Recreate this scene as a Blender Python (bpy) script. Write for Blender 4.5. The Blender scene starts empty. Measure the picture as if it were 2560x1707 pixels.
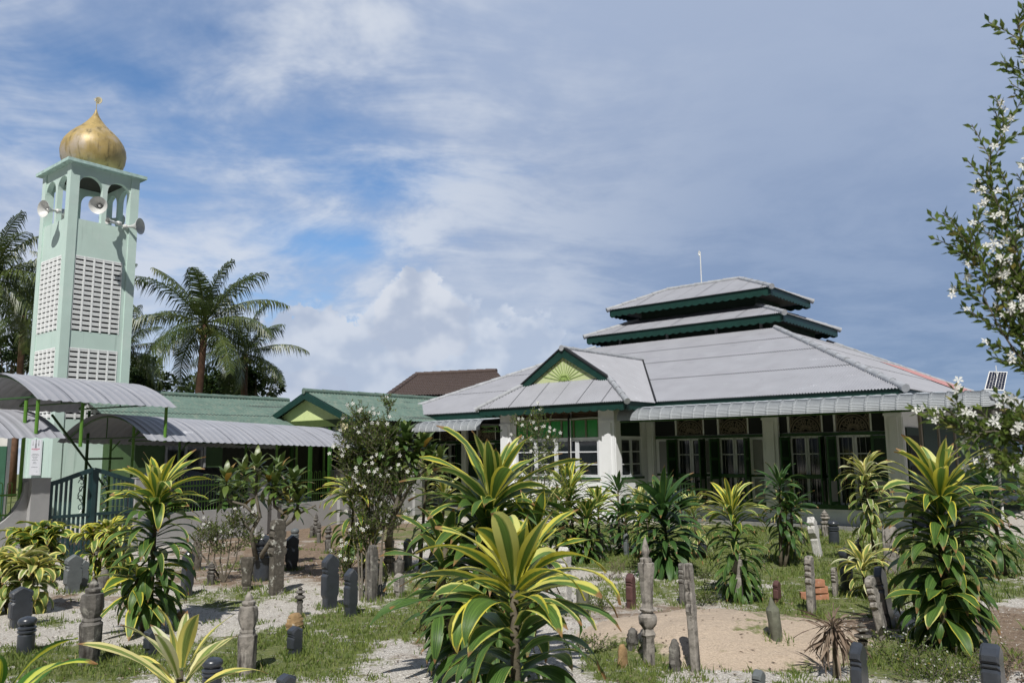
import bpy, math, random
import numpy as np
from mathutils import Vector, Matrix, Euler
from math import sin, cos, pi, radians as R_
random.seed(7)
S = bpy.context.scene
# ------------------------------------------------------------------ camera
FPX, IW, IH, CH = 1991.0, 2560, 1707, 2.0
PITCH, ROLL = R_(7.9), R_(0.63)
fw = np.array([0, cos(PITCH), sin(PITCH)]); r0 = np.array([1., 0, 0]); u0 = np.cross(r0, fw)
CR = cos(ROLL)*r0 - sin(ROLL)*u0; CU = sin(ROLL)*r0 + cos(ROLL)*u0
cam = bpy.data.cameras.new('camera'); camo = bpy.data.objects.new('camera', cam); S.collection.objects.link(camo)
cam.sensor_width = 36; cam.lens = 36*FPX/IW; cam.clip_end = 2000; cam.clip_start = 0.05
M = Matrix(((CR[0], CU[0], -fw[0], 0), (CR[1], CU[1], -fw[1], 0), (CR[2], CU[2], -fw[2], CH), (0, 0, 0, 1)))
camo.matrix_world = M
cam.dof.use_dof = True; cam.dof.focus_distance = 9.0; cam.dof.aperture_fstop = 5.6
S.camera = camo
# ------------------------------------------------------------------ sun, sky
SUNV = Vector((-0.08, -0.82, 1.0)).normalized()
sl = bpy.data.lights.new('sun', 'SUN'); sl.energy = 4.8; sl.angle = R_(0.55); sl.color = (1.0, 0.965, 0.91)
so = bpy.data.objects.new('sun', sl); S.collection.objects.link(so); so.rotation_euler = SUNV.to_track_quat('Z', 'Y').to_euler()
S.view_settings.view_transform = 'Standard'; S.view_settings.look = 'None'; S.view_settings.exposure = 0.0; S.view_settings.gamma = 1
W = bpy.data.worlds.new("World"); S.world = W; W.use_nodes = True
class NT:
    def __init__(s, t): s.t = t; s.n = t.nodes; s.l = t.links
    def new(s, k, **kw):
        n = s.n.new(k)
        for a, b in kw.items(): setattr(n, a, b)
        return n
    def put(s, sock, v):
        if v is None: return
        if isinstance(v, bpy.types.NodeSocket): s.l.new(v, sock)
        elif isinstance(v, (tuple, list)):
            if len(v) == 3 and sock.type == 'RGBA': v = (*v, 1)
            sock.default_value = v
        else: sock.default_value = v
    def m(s, op, a, b=None, c=None, clamp=False):
        n = s.new('ShaderNodeMath', operation=op, use_clamp=clamp)
        for i, v in enumerate((a, b, c)): s.put(n.inputs[i], v)
        return n.outputs[0]
    def vm(s, op, a, b=None):
        n = s.new('ShaderNodeVectorMath', operation=op); s.put(n.inputs[0], a); s.put(n.inputs[1], b); return n.outputs[0]
    def xyz(s, x, y, z):
        n = s.new('ShaderNodeCombineXYZ'); s.put(n.inputs[0], x); s.put(n.inputs[1], y); s.put(n.inputs[2], z); return n.outputs[0]
    def sep(s, v):
        n = s.new('ShaderNodeSeparateXYZ'); s.put(n.inputs[0], v); return n.outputs
    def noise(s, v, scale=5, detail=4, rough=.55, dist=0, color=False):
        n = s.new('ShaderNodeTexNoise'); s.put(n.inputs['Vector'], v); n.inputs['Scale'].default_value = scale
        n.inputs['Detail'].default_value = detail; n.inputs['Roughness'].default_value = rough; n.inputs['Distortion'].default_value = dist
        return n.outputs['Color' if color else 'Fac']
    def ss(s, v, a, b, lo=0., hi=1.):
        n = s.new('ShaderNodeMapRange', interpolation_type='SMOOTHSTEP'); s.put(n.inputs[0], v)
        n.inputs[1].default_value = a; n.inputs[2].default_value = b; n.inputs[3].default_value = lo; n.inputs[4].default_value = hi
        return n.outputs[0]
    def mix(s, f, a, b, mode='MIX'):
        n = s.new('ShaderNodeMix', data_type='RGBA', blend_type=mode); s.put(n.inputs[0], f); s.put(n.inputs[6], a); s.put(n.inputs[7], b); return n.outputs[2]
def srgb(r, g, b):
    f = lambda c: (c/255/12.92 if c/255 <= .04045 else ((c/255+.055)/1.055)**2.4)
    return (f(r), f(g), f(b))
def ray(x, y):
    d = fw*FPX + CR*(x-IW/2) - CU*(y-IH/2); return d/np.linalg.norm(d)
def ae(x, y):
    d = ray(x, y); return math.atan2(d[0], d[1]), math.asin(d[2])
def build_sky():
    nt = NT(W.node_tree); nt.n.clear()
    def noise(v, scale, detail, rough=.55, color=False):
        o = nt.noise(v, scale, detail, rough, 0, color); o.node.noise_dimensions = '2D'; return o
    out = nt.new('ShaderNodeOutputWorld')
    sky = nt.new('ShaderNodeTexSky', sky_type='NISHITA', sun_disc=False)
    sky.sun_elevation = math.asin(SUNV.z); sky.sun_rotation = math.atan2(SUNV.x, SUNV.y)
    sky.air_density = 1.0; sky.dust_density = 0.4; sky.ozone_density = 2.0
    tc = nt.new('ShaderNodeTexCoord').outputs['Generated']
    x, y, z = nt.sep(tc)[:3]
    az = nt.m('ARCTAN2', x, y); el = nt.m('ARCSINE', z)
    zz = nt.m('ADD', nt.m('MAXIMUM', z, 0.0), 0.16)
    px, py = nt.m('DIVIDE', x, zz), nt.m('DIVIDE', y, zz)
    pv = nt.xyz(px, py, 0.0)
    rot = nt.new('ShaderNodeMapping'); nt.put(rot.inputs[0], pv); rot.inputs['Rotation'].default_value = (0, 0, R_(-22)); rot.inputs['Scale'].default_value = (.95, 1.35, 1)
    wn = nt.new('ShaderNodeVectorMath', operation='MULTIPLY_ADD'); nt.put(wn.inputs[0], noise(pv, 1.1, 2, .5, True)); wn.inputs[1].default_value = (.8, .8, 0); nt.put(wn.inputs[2], rot.outputs[0])
    n1 = nt.m('MULTIPLY_ADD', noise(wn.outputs[0], 1.5, 6, .60), .62, nt.m('MULTIPLY', noise(pv, 2.6, 5, .62), .38))
    n2 = noise(pv, .8, 1, .5)
    def blob(cx, cy, rx, ry):
        a0, e0 = ae(cx, cy); a1, _ = ae(cx+rx, cy); _, e1 = ae(cx, cy-ry)
        v = nt.new('ShaderNodeVectorMath', operation='MULTIPLY_ADD'); nt.put(v.inputs[0], AE); v.inputs[1].default_value = (1/abs(a1-a0), 1/abs(e1-e0), 0); v.inputs[2].default_value = (-a0/abs(a1-a0), -e0/abs(e1-e0), 0)
        l = nt.new('ShaderNodeVectorMath', operation='LENGTH'); nt.l.new(v.outputs[0], l.inputs[0]); return l.outputs['Value']
    AE = nt.xyz(az, el, 0.)
    bias = nt.m('ADD', nt.ss(az, R_(-12), R_(7), .085, 0.44), nt.ss(az, R_(8), R_(16), 0, .2))
    hol = None
    for (cx, cy, rx, ry, amt) in ((240, 180, 430, 130, .17), (1030, 440, 400, 120, .22), (820, 600, 280, 90, .20), (560, 90, 200, 60, .10), (-400, 300, 500, 350, .05), (420, 350, 300, 70, .06), (1330, 420, 180, 60, .10)):
        h = nt.ss(blob(cx, cy, rx, ry), 1.05, 0.1, 0, amt)
        hol = h if hol is None else nt.m('ADD', hol, h)
    cov = nt.m('ADD', nt.m('SUBTRACT', nt.m('MULTIPLY_ADD', nt.m('SUBTRACT', n2, .5), .3, n1), hol), bias)
    cov = nt.m('ADD', cov, nt.m('ADD', nt.ss(el, R_(16), R_(3), 0, .14), nt.ss(blob(40, 560, 420, 230), 1., .2, 0, .2)))
    veil = nt.ss(cov, .24, .74)
    vr = nt.ss(az, R_(-12), R_(20))
    cl = nt.mix(nt.ss(n1, .40, .62), srgb(166, 182, 210), srgb(212, 219, 231))
    cr = nt.mix(nt.ss(el, R_(5), R_(34)), srgb(124, 145, 179), srgb(170, 184, 209))
    cr = nt.mix(nt.ss(n1, .4, .62, 0, .24), cr, srgb(180, 193, 215))
    vc = nt.mix(vr, cl, cr)
    vc = nt.mix(nt.m('MULTIPLY', nt.ss(blob(100, 640, 640, 340), 1.05, .2, 0, .8), nt.ss(n1, .34, .62)), vc, srgb(208, 215, 229))
    vc = nt.mix(nt.ss(blob(1190, 770, 400, 170), 1.05, .2, 0, .85), vc, nt.mix(nt.ss(n1, .35, .65), srgb(178, 190, 211), srgb(198, 206, 221)))
    cv = nt.xyz(nt.m('MULTIPLY', az, 9.), nt.m('MULTIPLY', el, 11.), 0)
    b1 = noise(cv, 1.5, 6, .58)
    vo = nt.new('ShaderNodeTexVoronoi', feature='F1', voronoi_dimensions='2D'); nt.put(vo.inputs['Vector'], nt.vm('ADD', cv, nt.xyz(b1, b1, 0))); vo.inputs['Scale'].default_value = 3.4
    bb = nt.m('MULTIPLY_ADD', vo.outputs['Distance'], .22, nt.m('MULTIPLY', b1, 1.15))
    cum = None; lit = None
    for (cx, cy, rx, ry, k) in ((1050, 800, 120, 120, 1), (1070, 905, 310, 165, .95), (860, 925, 240, 150, .97), (1150, 850, 110, 95, .85), (760, 975, 90, 60, 1), (390, 880, 330, 150, .8)):
        d = blob(cx, cy, rx, ry); v_ = nt.ss(nt.m('ADD', d, bb), 1.80, 1.66, 0, k)
        cum = v_ if cum is None else nt.m('MAXIMUM', cum, v_)
    b2 = noise(nt.vm('ADD', cv, (-.16, .22, 0)), 1.6, 3, .5); b3 = noise(cv, 1.6, 3, .5)
    sh = nt.ss(nt.m('ADD', nt.m('SUBTRACT', b3, b2), nt.m('MULTIPLY', nt.m('SUBTRACT', .35, vo.outputs['Distance']), .10)), -.20, .22)
    cc = nt.mix(sh, srgb(178, 190, 211), srgb(214, 220, 231))
    cc = nt.mix(nt.ss(el, R_(12), R_(3), 0, .5), cc, srgb(178, 191, 213))
    cloud = nt.mix(cum, vc, cc)
    alpha = nt.m('MAXIMUM', nt.m('MULTIPLY', veil, .93), cum, clamp=True)
    # sky dimmed behind the viewer and overhead to cut fill light in the shade
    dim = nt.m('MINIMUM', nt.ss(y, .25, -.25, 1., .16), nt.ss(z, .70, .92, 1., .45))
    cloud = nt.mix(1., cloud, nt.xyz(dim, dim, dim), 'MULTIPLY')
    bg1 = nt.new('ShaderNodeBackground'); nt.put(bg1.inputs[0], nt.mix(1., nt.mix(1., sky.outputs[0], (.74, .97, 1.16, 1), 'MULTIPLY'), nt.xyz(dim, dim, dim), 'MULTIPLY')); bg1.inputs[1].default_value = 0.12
    bg2 = nt.new('ShaderNodeBackground'); nt.put(bg2.inputs[0], cloud); bg2.inputs[1].default_value = 1.0
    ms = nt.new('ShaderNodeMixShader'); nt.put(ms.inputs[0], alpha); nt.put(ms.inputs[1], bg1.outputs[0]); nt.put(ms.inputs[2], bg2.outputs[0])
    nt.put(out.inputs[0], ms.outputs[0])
build_sky()
S.cycles.max_bounces = 6; S.cycles.transparent_max_bounces = 6
# ------------------------------------------------------------------ geometry of the place
Cc = np.array([0, 0, CH])
def proj(p):
    d = np.asarray(p, float)-Cc; z = d@fw
    return IW/2+FPX*(d@CR)/z, IH/2-FPX*(d@CU)/z, z
def sm(a, b, x): t = min(1, max(0, (x-a)/(b-a))); return t*t*(3-2*t)
def hz(x, y):
    from mathutils import noise
    h = .03*noise.noise(Vector((x*.5, y*.5, 0)))+.012*noise.noise(Vector((x*2.1, y*2.1, 3)))
    dx, dy = (x-2.25)/1.5, (y-8.9)/1.2
    r = dx*dx+dy*dy+.18*noise.noise(Vector((x*1.3, y*1.3, 7)))
    if r < 1: h += .24*(1-r)**.75+(1-r)**.5*(.035*noise.noise(Vector((x*3, y*3, 1)))+.018*noise.noise(Vector((x*8, y*8, 4))))
    return h
def G(x, y):
    d = ray(x, y); z = 0
    for _ in range(6):
        t = (z-CH)/d[2]; p = Cc+t*d; z = hz(p[0], p[1])
    return Vector((p[0], p[1], z))
def Dp(x, y, Y):
    d = ray(x, y); return Vector(Cc+d*(Y/d[1]))
# ------------------------------------------------------------------ mesh builder
class MB:
    def __init__(s): s.v = []; s.f = []; s.mi = []; s.a = []
    def add(s, vs, fs, mi=0, at=None):
        o = len(s.v); s.v += [tuple(v) for v in vs]; s.f += [tuple(i+o for i in f) for f in fs]; s.mi += [mi]*len(fs)
        if at is not None: s.a += at
    def box(s, c, d, mi=0, rz=0, mat=None):
        x, y, z = d[0]/2, d[1]/2, d[2]/2
        vs = [Vector((sx*x, sy*y, sz*z)) for sx in (-1, 1) for sy in (-1, 1) for sz in (-1, 1)]
        if rz: m = Matrix.Rotation(rz, 3, 'Z'); vs = [m@v for v in vs]
        if mat is not None: vs = [mat@v for v in vs]
        c = Vector(c); s.add([v+c for v in vs], [(0, 1, 3, 2), (4, 6, 7, 5), (0, 4, 5, 1), (2, 3, 7, 6), (0, 2, 6, 4), (1, 5, 7, 3)], mi)
    def bx(s, x0, x1, y0, y1, z0, z1, mi=0): s.box(((x0+x1)/2, (y0+y1)/2, (z0+z1)/2), (abs(x1-x0), abs(y1-y0), abs(z1-z0)), mi)
    def tube(s, pts, r, n=6, mi=0, cap=True, at=None):
        pts = [Vector(p) for p in pts]; k = len(pts)
        rs = r if isinstance(r, (list, tuple)) else [r]*k
        vs = []; prev = None
        for i, p in enumerate(pts):
            t = (pts[min(i+1, k-1)]-pts[max(i-1, 0)]).normalized()
            if prev is None: a = t.orthogonal().normalized()
            else: a = (prev-t*prev.dot(t)); a = a.normalized() if a.length > 1e-6 else t.orthogonal().normalized()
            prev = a; b = t.cross(a)
            for j in range(n): an = 2*pi*j/n; vs.append(p+(a*cos(an)+b*sin(an))*rs[i])
        fs = [(i*n+j, i*n+(j+1) % n, (i+1)*n+(j+1) % n, (i+1)*n+j) for i in range(k-1) for j in range(n)]
        if cap: fs += [tuple(range(n-1, -1, -1)), tuple((k-1)*n+j for j in range(n))]
        s.add(vs, fs, mi, ([at]*len(vs) if at else None))
    def lathe(s, prof, n=24, c=(0, 0, 0), mi=0, sq=(1, 1), ph=0, flute=None):
        vs = []
        for i, (r, z) in enumerate(prof):
            for j in range(n):
                a = 2*pi*j/n+ph; rr = r*(flute(a, z) if flute else 1)
                vs.append((c[0]+rr*cos(a)*sq[0], c[1]+rr*sin(a)*sq[1], c[2]+z))
        k = len(prof)
        fs = [(i*n+j, i*n+(j+1) % n, (i+1)*n+(j+1) % n, (i+1)*n+j) for i in range(k-1) for j in range(n)]
        fs += [tuple(range(n-1, -1, -1)), tuple((k-1)*n+j for j in range(n))]
        s.add(vs, fs, mi)
    def prism(s, poly, o, ax, ay, th, mi=0):
        o, ax, ay, th = Vector(o), Vector(ax), Vector(ay), Vector(th); n = len(poly)
        a = [o+ax*p[0]+ay*p[1] for p in poly]; b = [p+th for p in a]
        s.add(a+b, [tuple(range(n)), tuple(range(2*n-1, n-1, -1))]+[(i, i+n, (i+1) % n+n, (i+1) % n) for i in range(n)], mi)
    def build(s, name, mats, parent=None, smooth=False, loc=None, rot=None):
        me = bpy.data.meshes.new(name); me.from_pydata(s.v, [], s.f)
        for m_ in (mats if isinstance(mats, (list, tuple)) else [mats]): me.materials.append(m_)
        if any(s.mi): me.polygons.foreach_set('material_index', s.mi)
        if s.a:
            at = me.color_attributes.new('lf', 'FLOAT_COLOR', 'POINT'); at.data.foreach_set('color', [c for q in s.a for c in q])
        if smooth: me.polygons.foreach_set('use_smooth', [True]*len(me.polygons))
        me.update(); ob = bpy.data.objects.new(name, me); S.collection.objects.link(ob)
        if smooth == 'auto':
            me.set_sharp_from_angle(angle=R_(38))
        if parent: ob.parent = parent
        if loc is not None: ob.location = loc
        if rot is not None: ob.rotation_euler = rot
        return ob
def each(mb, name, mats, parent=None, gap=.03, smooth=False):
    n = len(mb.v); p = list(range(n))
    def fd(a):
        while p[a] != a: p[a] = p[p[a]]; a = p[a]
        return a
    for f in mb.f:
        for i in f[1:]: p[fd(i)] = fd(f[0])
    g = {}
    for i in range(n): g.setdefault(fd(i), []).append(i)
    cl = []
    for k, ix in g.items():
        a = np.array([mb.v[i] for i in ix]); cl.append([a.min(0)-gap/2, a.max(0)+gap/2, [k]])
    ch = True
    while ch:
        ch = False
        for i in range(len(cl)):
            for j in range(len(cl)-1, i, -1):
                if (cl[i][0] <= cl[j][1]).all() and (cl[j][0] <= cl[i][1]).all():
                    cl[i] = [np.minimum(cl[i][0], cl[j][0]), np.maximum(cl[i][1], cl[j][1]), cl[i][2]+cl[j][2]]; cl.pop(j); ch = True
    own = {k: ci for ci, c in enumerate(cl) for k in c[2]}; parts = [MB() for _ in cl]; mp = {}
    for i in range(n):
        q = parts[own[fd(i)]]; mp[i] = len(q.v); q.v.append(mb.v[i])
        if mb.a: q.a.append(mb.a[i])
    for f, m_ in zip(mb.f, mb.mi):
        q = parts[own[fd(f[0])]]; q.f.append(tuple(mp[i] for i in f)); q.mi.append(m_)
    return [q.build(name, mats, parent, smooth=smooth) for q in parts]
def tag(o, label=None, cat=None, group=None, kind=None):
    if label: o['label'] = label
    if cat: o['category'] = cat
    if group: o['group'] = group
    if kind: o['kind'] = kind
    return o
def empty(name, loc, rz=0, label=None, cat=None, group=None):
    o = bpy.data.objects.new(name, None); S.collection.objects.link(o); o.location = loc; o.rotation_euler = (0, 0, rz); o.empty_display_size = .1
    return tag(o, label, cat, group)
# ------------------------------------------------------------------ materials
def mat(name, col, rough=.7, var=.12, vs=4., bump=0., bs=30., spec=.4, metal=0., col2=None, c2s=3., c2t=(.5, .65), streak=None, tr=0.):
    m = bpy.data.materials.new(name); m.use_nodes = True; nt = NT(m.node_tree); bs_ = nt.n['Principled BSDF']
    tc = nt.new('ShaderNodeTexCoord').outputs['Object']
    c = (*col, 1)
    n = nt.noise(tc, vs, 6, .6)
    v = nt.ss(n, .25, .75, 1-var, 1+var)
    cc = nt.vm('SCALE', col, None); nt.n[-1].inputs['Scale'].default_value = 1; nt.l.new(v, nt.n[-1].inputs['Scale'])
    if col2 is not None:
        f = nt.ss(nt.noise(tc, c2s, 7, .65), *c2t); cc = nt.mix(f, cc, (*col2, 1))
    if streak is not None:
        sc, cs, t0, t1 = streak; mp = nt.new('ShaderNodeMapping'); nt.put(mp.inputs[0], tc); mp.inputs['Scale'].default_value = cs
        f = nt.ss(nt.noise(mp.outputs[0], 1.0, 5, .6), t0, t1); cc = nt.mix(f, cc, (*sc, 1))
    nt.put(bs_.inputs['Base Color'], cc); bs_.inputs['Roughness'].default_value = rough
    bs_.inputs['Metallic'].default_value = metal; bs_.inputs['Specular IOR Level'].default_value = spec
    if bump:
        b = nt.new('ShaderNodeBump'); b.inputs['Strength'].default_value = 1; b.inputs['Distance'].default_value = bump; nt.put(b.inputs['Height'], nt.noise(tc, bs, 5, .65)); nt.put(bs_.inputs['Normal'], b.outputs[0])
    if tr:
        tl = nt.new('ShaderNodeBsdfTranslucent'); nt.put(tl.inputs[0], cc); mx = nt.new('ShaderNodeMixShader'); mx.inputs[0].default_value = tr
        nt.put(mx.inputs[1], bs_.outputs[0]); nt.put(mx.inputs[2], tl.outputs[0]); nt.put(nt.n['Material Output'].inputs[0], mx.outputs[0])
    return m
def leafmat(name, green, dark, yel, invert=False, spec=.38, tr=.28, rough=.43):
    """attribute lf: r across 0..1, g along 0..1, b youth 0..1, a random 0..1"""
    m = bpy.data.materials.new(name); m.use_nodes = True; nt = NT(m.node_tree); p = nt.n['Principled BSDF']
    at = nt.new('ShaderNodeAttribute', attribute_name='lf'); r, g, b = nt.sep(at.outputs['Vector'])[:3]; al = at.outputs['Alpha']
    ac = nt.m('ABSOLUTE', nt.m('MULTIPLY_ADD', r, 2., -1.))
    tc = nt.new('ShaderNodeTexCoord').outputs['Object']
    st = nt.noise(nt.xyz(nt.m('MULTIPLY', r, 16.), nt.m('MULTIPLY_ADD', g, 1.2, nt.m('MULTIPLY', al, 40.)), al), 1.0, 2, .5)
    base = nt.mix(nt.m('MULTIPLY', b, .8, clamp=True), (*dark, 1), (*green, 1))
    base = nt.mix(nt.ss(st, .35, .7, 0, .45), base, (*[min(1, c*1.9) for c in green], 1))
    if invert: ms = nt.ss(nt.m('ADD', ac, nt.m('MULTIPLY', nt.m('SUBTRACT', st, .5), .9)), .62, .32)
    else:
        thr = nt.m('SUBTRACT', nt.m('MULTIPLY_ADD', b, -.68, 1.10), nt.m('MULTIPLY', al, .12))
        ms = nt.ss(nt.m('SUBTRACT', nt.m('ADD', ac, nt.m('MULTIPLY', nt.m('SUBTRACT', st, .5), .42)), thr), -.05, .10)
    if invert: ms = nt.m('MULTIPLY', ms, b)
    ycol = nt.mix(nt.ss(al, .3, 1.0), (*yel, 1), (yel[0]*.95, yel[1]*1.06, yel[2]*2.6, 1))
    c = nt.mix(ms, base, ycol)
    tip = nt.m('MULTIPLY', nt.ss(nt.m('ADD', g, nt.m('MULTIPLY', nt.noise(tc, 30, 2, .5), .14)), .96, 1.03), nt.ss(al, .2, .45))
    c = nt.mix(tip, c, (.30, .17, .07, 1))
    spot = nt.m('MULTIPLY', nt.ss(nt.noise(tc, 22, 4, .6), .66, .74), nt.ss(b, .6, .1))
    c = nt.mix(nt.m('MULTIPLY', spot, .6), c, (.16, .12, .05, 1))
    nt.put(p.inputs['Base Color'], c); p.inputs['Roughness'].default_value = rough; p.inputs['Specular IOR Level'].default_value = spec
    bp = nt.new('ShaderNodeBump'); bp.inputs['Distance'].default_value = .003; nt.put(bp.inputs['Height'], st); nt.put(p.inputs['Normal'], bp.outputs[0])
    tl = nt.new('ShaderNodeBsdfTranslucent'); nt.put(tl.inputs[0], c); mx = nt.new('ShaderNodeMixShader'); mx.inputs[0].default_value = tr
    nt.put(mx.inputs[1], p.outputs[0]); nt.put(mx.inputs[2], tl.outputs[0]); nt.put(nt.n['Material Output'].inputs[0], mx.outputs[0])
    return m
def attmat(name, c0, c1, c2=None, rough=.5, tr=.25, spec=.35):
    """leaf colour from the random channel of lf"""
    m = bpy.data.materials.new(name); m.use_nodes = True; nt = NT(m.node_tree); p = nt.n['Principled BSDF']
    at = nt.new('ShaderNodeAttribute', attribute_name='lf'); al = at.outputs['Alpha']
    c = nt.mix(al, (*c0, 1), (*c1, 1))
    if c2: c = nt.mix(nt.ss(al, .93, .99), c, (*c2, 1))
    nt.put(p.inputs['Base Color'], c); p.inputs['Roughness'].default_value = rough; p.inputs['Specular IOR Level'].default_value = spec
    tl = nt.new('ShaderNodeBsdfTranslucent'); nt.put(tl.inputs[0], c); mx = nt.new('ShaderNodeMixShader'); mx.inputs[0].default_value = tr
    nt.put(mx.inputs[1], p.outputs[0]); nt.put(mx.inputs[2], tl.outputs[0]); nt.put(nt.n['Material Output'].inputs[0], mx.outputs[0])
    return m
K = {}
K['wall'] = mat('white_paint', (.78, .79, .81), .6, .03, 3, .002, 60, streak=((.6, .62, .64), (3, 3, .5), .62, .8))
K['wallin'] = mat('shaded_room', (.05, .05, .045), .9, .1)  # near-black colour stands for the shade inside rooms
K['lowwall'] = mat('grey_paint', (.68, .73, .76), .7, .05, 3)
K['plinth'] = mat('dark_plinth', (.2, .2, .19), .9, .2, 8)
K['roof'] = mat('silver_sheet', (.31, .318, .352), .5, .07, 1.4, spec=.5, col2=(.235, .24, .265), c2s=2.2, c2t=(.55, .85), streak=((.47, .48, .52), (1.2, 5, 5), .66, .72))
K['cap'] = mat('ridge_sheet', (.33, .345, .37), .6, .18, 5, col2=(.20, .21, .215), c2s=6, c2t=(.55, .75))
K['gap'] = mat('sheet_gap', (.02, .022, .025), .9, .05)
K['fascia'] = mat('dark_green_paint', (.009, .042, .033), .45, .15, 5)
K['green'] = mat('mid_green_paint', (.022, .075, .02), .5, .15, 5)
K['dgreen'] = mat('deep_green_paint', (.008, .025, .013), .6, .15, 5)
K['lime'] = mat('leaf_green_steel', (.10, .23, .035), .4, .12, 6)
K['limedk'] = mat('green_steel', (.03, .09, .015), .45, .12, 6)
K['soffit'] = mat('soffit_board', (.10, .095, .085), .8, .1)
K['awning'] = mat('awning_sheet', (.36, .385, .41), .5, .06, 2, spec=.5, streak=((.26, .27, .25), (4, .4, .4), .68, .8))
K['glass'] = mat('dark_glass', (.012, .016, .018), .06, .02, spec=.9)
K['frame'] = mat('white_aluminium', (.62, .64, .67), .4, .03)
K['gglass'] = mat('green_glass', (.015, .27, .02), .15, .1, 3, spec=.6)
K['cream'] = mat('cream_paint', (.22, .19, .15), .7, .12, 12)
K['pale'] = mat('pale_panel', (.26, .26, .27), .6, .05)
K['yelgrn'] = mat('yellow_green_board', (.54, .60, .33), .6, .05, 8)
K['brown'] = mat('brown_louvre', (.15, .10, .06), .7, .2)
K['mint'] = mat('mint_paint', (.52, .66, .605), .6, .05, 1.3, .001, 40, col2=(.60, .70, .66), c2s=1.2, c2t=(.5, .75), streak=((.30, .40, .36), (5, 5, .3), .60, .78))
K['white'] = mat('white_block', (.80, .82, .82), .6, .04, 6)
K['gold'] = mat('worn_gold', (.42, .31, .12), .5, .2, 3, .004, 12, metal=.15, spec=.5, col2=(.46, .39, .31), c2s=.8, c2t=(.48, .66), streak=((.16, .125, .05), (6, 6, .25), .50, .72))
K['grroof'] = mat('green_asbestos', (.105, .165, .14), .8, .15, 3, .004, 30, col2=(.165, .205, .17), c2s=5, c2t=(.45, .7), streak=((.055, .075, .068), (3.5, .35, 3.5), .58, .68))
K['brroof'] = mat('brown_tile', (.085, .062, .055), .7, .15, 6)
K['concrete'] = mat('grey_render', (.36, .36, .36), .85, .08, 2.5, .002, 70, streak=((.27, .27, .265), (2, 2, .5), .6, .8))
K['gate'] = mat('gate_paint', (.022, .055, .06), .35, .2, 5, spec=.6)
K['slate'] = mat('polished_slate', (.038, .044, .055), .28, .2, 10, .0008, 60, spec=.6)
K['slatel'] = mat('grey_slate', (.12, .135, .14), .5, .15, 10, .001, 60)
K['old'] = mat('weathered_stone', (.125, .118, .108), .9, .35, 14, .010, 28, col2=(.30, .29, .26), c2s=11, c2t=(.52, .68), streak=((.035, .03, .026), (14, 14, 2.5), .50, .66))
K['oldp'] = mat('pale_old_stone', (.27, .25, .225), .9, .3, 12, .010, 30, col2=(.13, .12, .105), c2s=10, c2t=(.50, .66), streak=((.055, .05, .045), (16, 16, 2.2), .52, .66))
K['lichen'] = mat('lichen_stone', (.10, .09, .075), .95, .35, 16, .014, 22, col2=(.42, .42, .38), c2s=8, c2t=(.56, .64))
K['maroon'] = mat('maroon_stone', (.095, .048, .046), .5, .15, 12, .002, 40)
K['granite'] = mat('white_granite', (.50, .49, .47), .6, .35, 60, .002, 60)
K['ochre'] = mat('ochre_rock', (.30, .20, .10), .9, .3, 10, .01, 20, col2=(.55, .50, .42), c2s=9, c2t=(.55, .65))
K['moss'] = mat('mossy_stone', (.14, .145, .11), .95, .25, 12, .006, 30, col2=(.36, .36, .30), c2s=5, c2t=(.55, .7))
K['brick'] = mat('orange_brick', (.38, .18, .11), .9, .2, 12, .004, 40, col2=(.45, .38, .30), c2s=7, c2t=(.6, .7))
K['bark'] = mat('grey_bark', (.13, .115, .09), .9, .25, 14, .006, 25)
K['stem'] = mat('dracaena_stem', (.10, .085, .06), .9, .3, 20, .006, 40)
K['petal'] = mat('white_petal', (.80, .80, .76), .5, .03, 5, tr=.3)
K['petaly'] = mat('cream_petal', (.78, .72, .48), .5, .08, 15, tr=.3)
K['steel'] = mat('white_metal', (.70, .71, .70), .35, .05, spec=.6)
K['horn'] = mat('horn_grey', (.58, .59, .58), .4, .05, spec=.5)
K['black'] = mat('black', (.012, .012, .013), .5, .05)
K['car'] = mat('dark_car_paint', (.010, .012, .022), .18, .05, spec=.8)
K['red'] = mat('red_lens', (.45, .015, .02), .2, .05, spec=.8)
K['pv'] = mat('solar_cell', (.012, .016, .04), .15, .05, spec=.8)
K['pink'] = mat('pink_ink', (.5, .12, .2), .6, .02); K['ink'] = mat('grey_ink', (.2, .21, .23), .6, .02)
K['dr'] = leafmat('dracaena_leaf', (.115, .20, .040), (.036, .085, .02), (.66, .60, .08))
K['drY'] = leafmat('dracaena_leaf_pale', (.21, .27, .07), (.07, .13, .03), (.72, .64, .18))
K['drD'] = leafmat('dracaena_leaf_dark', (.07, .145, .035), (.03, .075, .02), (.34, .40, .06))
K['drI'] = leafmat('dracaena_leaf_centre', (.05, .14, .018), (.02, .06, .012), (.60, .60, .05), invert=True)
K['palm'] = attmat('palm_leaflet', (.03, .058, .018), (.12, .15, .038), (.26, .20, .06), rough=.42, spec=.5, tr=.18)
K['frang'] = attmat('frangipani_leaf', (.06, .12, .03), (.17, .21, .05), (.32, .20, .04), rough=.38, spec=.5)
K['shrub'] = attmat('shrub_leaf', (.06, .115, .022), (.18, .23, .05), (.28, .24, .06), rough=.45, tr=.42)
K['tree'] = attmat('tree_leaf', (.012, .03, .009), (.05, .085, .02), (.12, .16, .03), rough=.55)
K['grass'] = attmat('grass_blade', (.075, .13, .028), (.21, .25, .06), (.36, .30, .14), rough=.7, tr=.2)
K['dead'] = attmat('dead_leaf', (.12, .08, .055), (.26, .20, .15), rough=.8, tr=.1)
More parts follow.
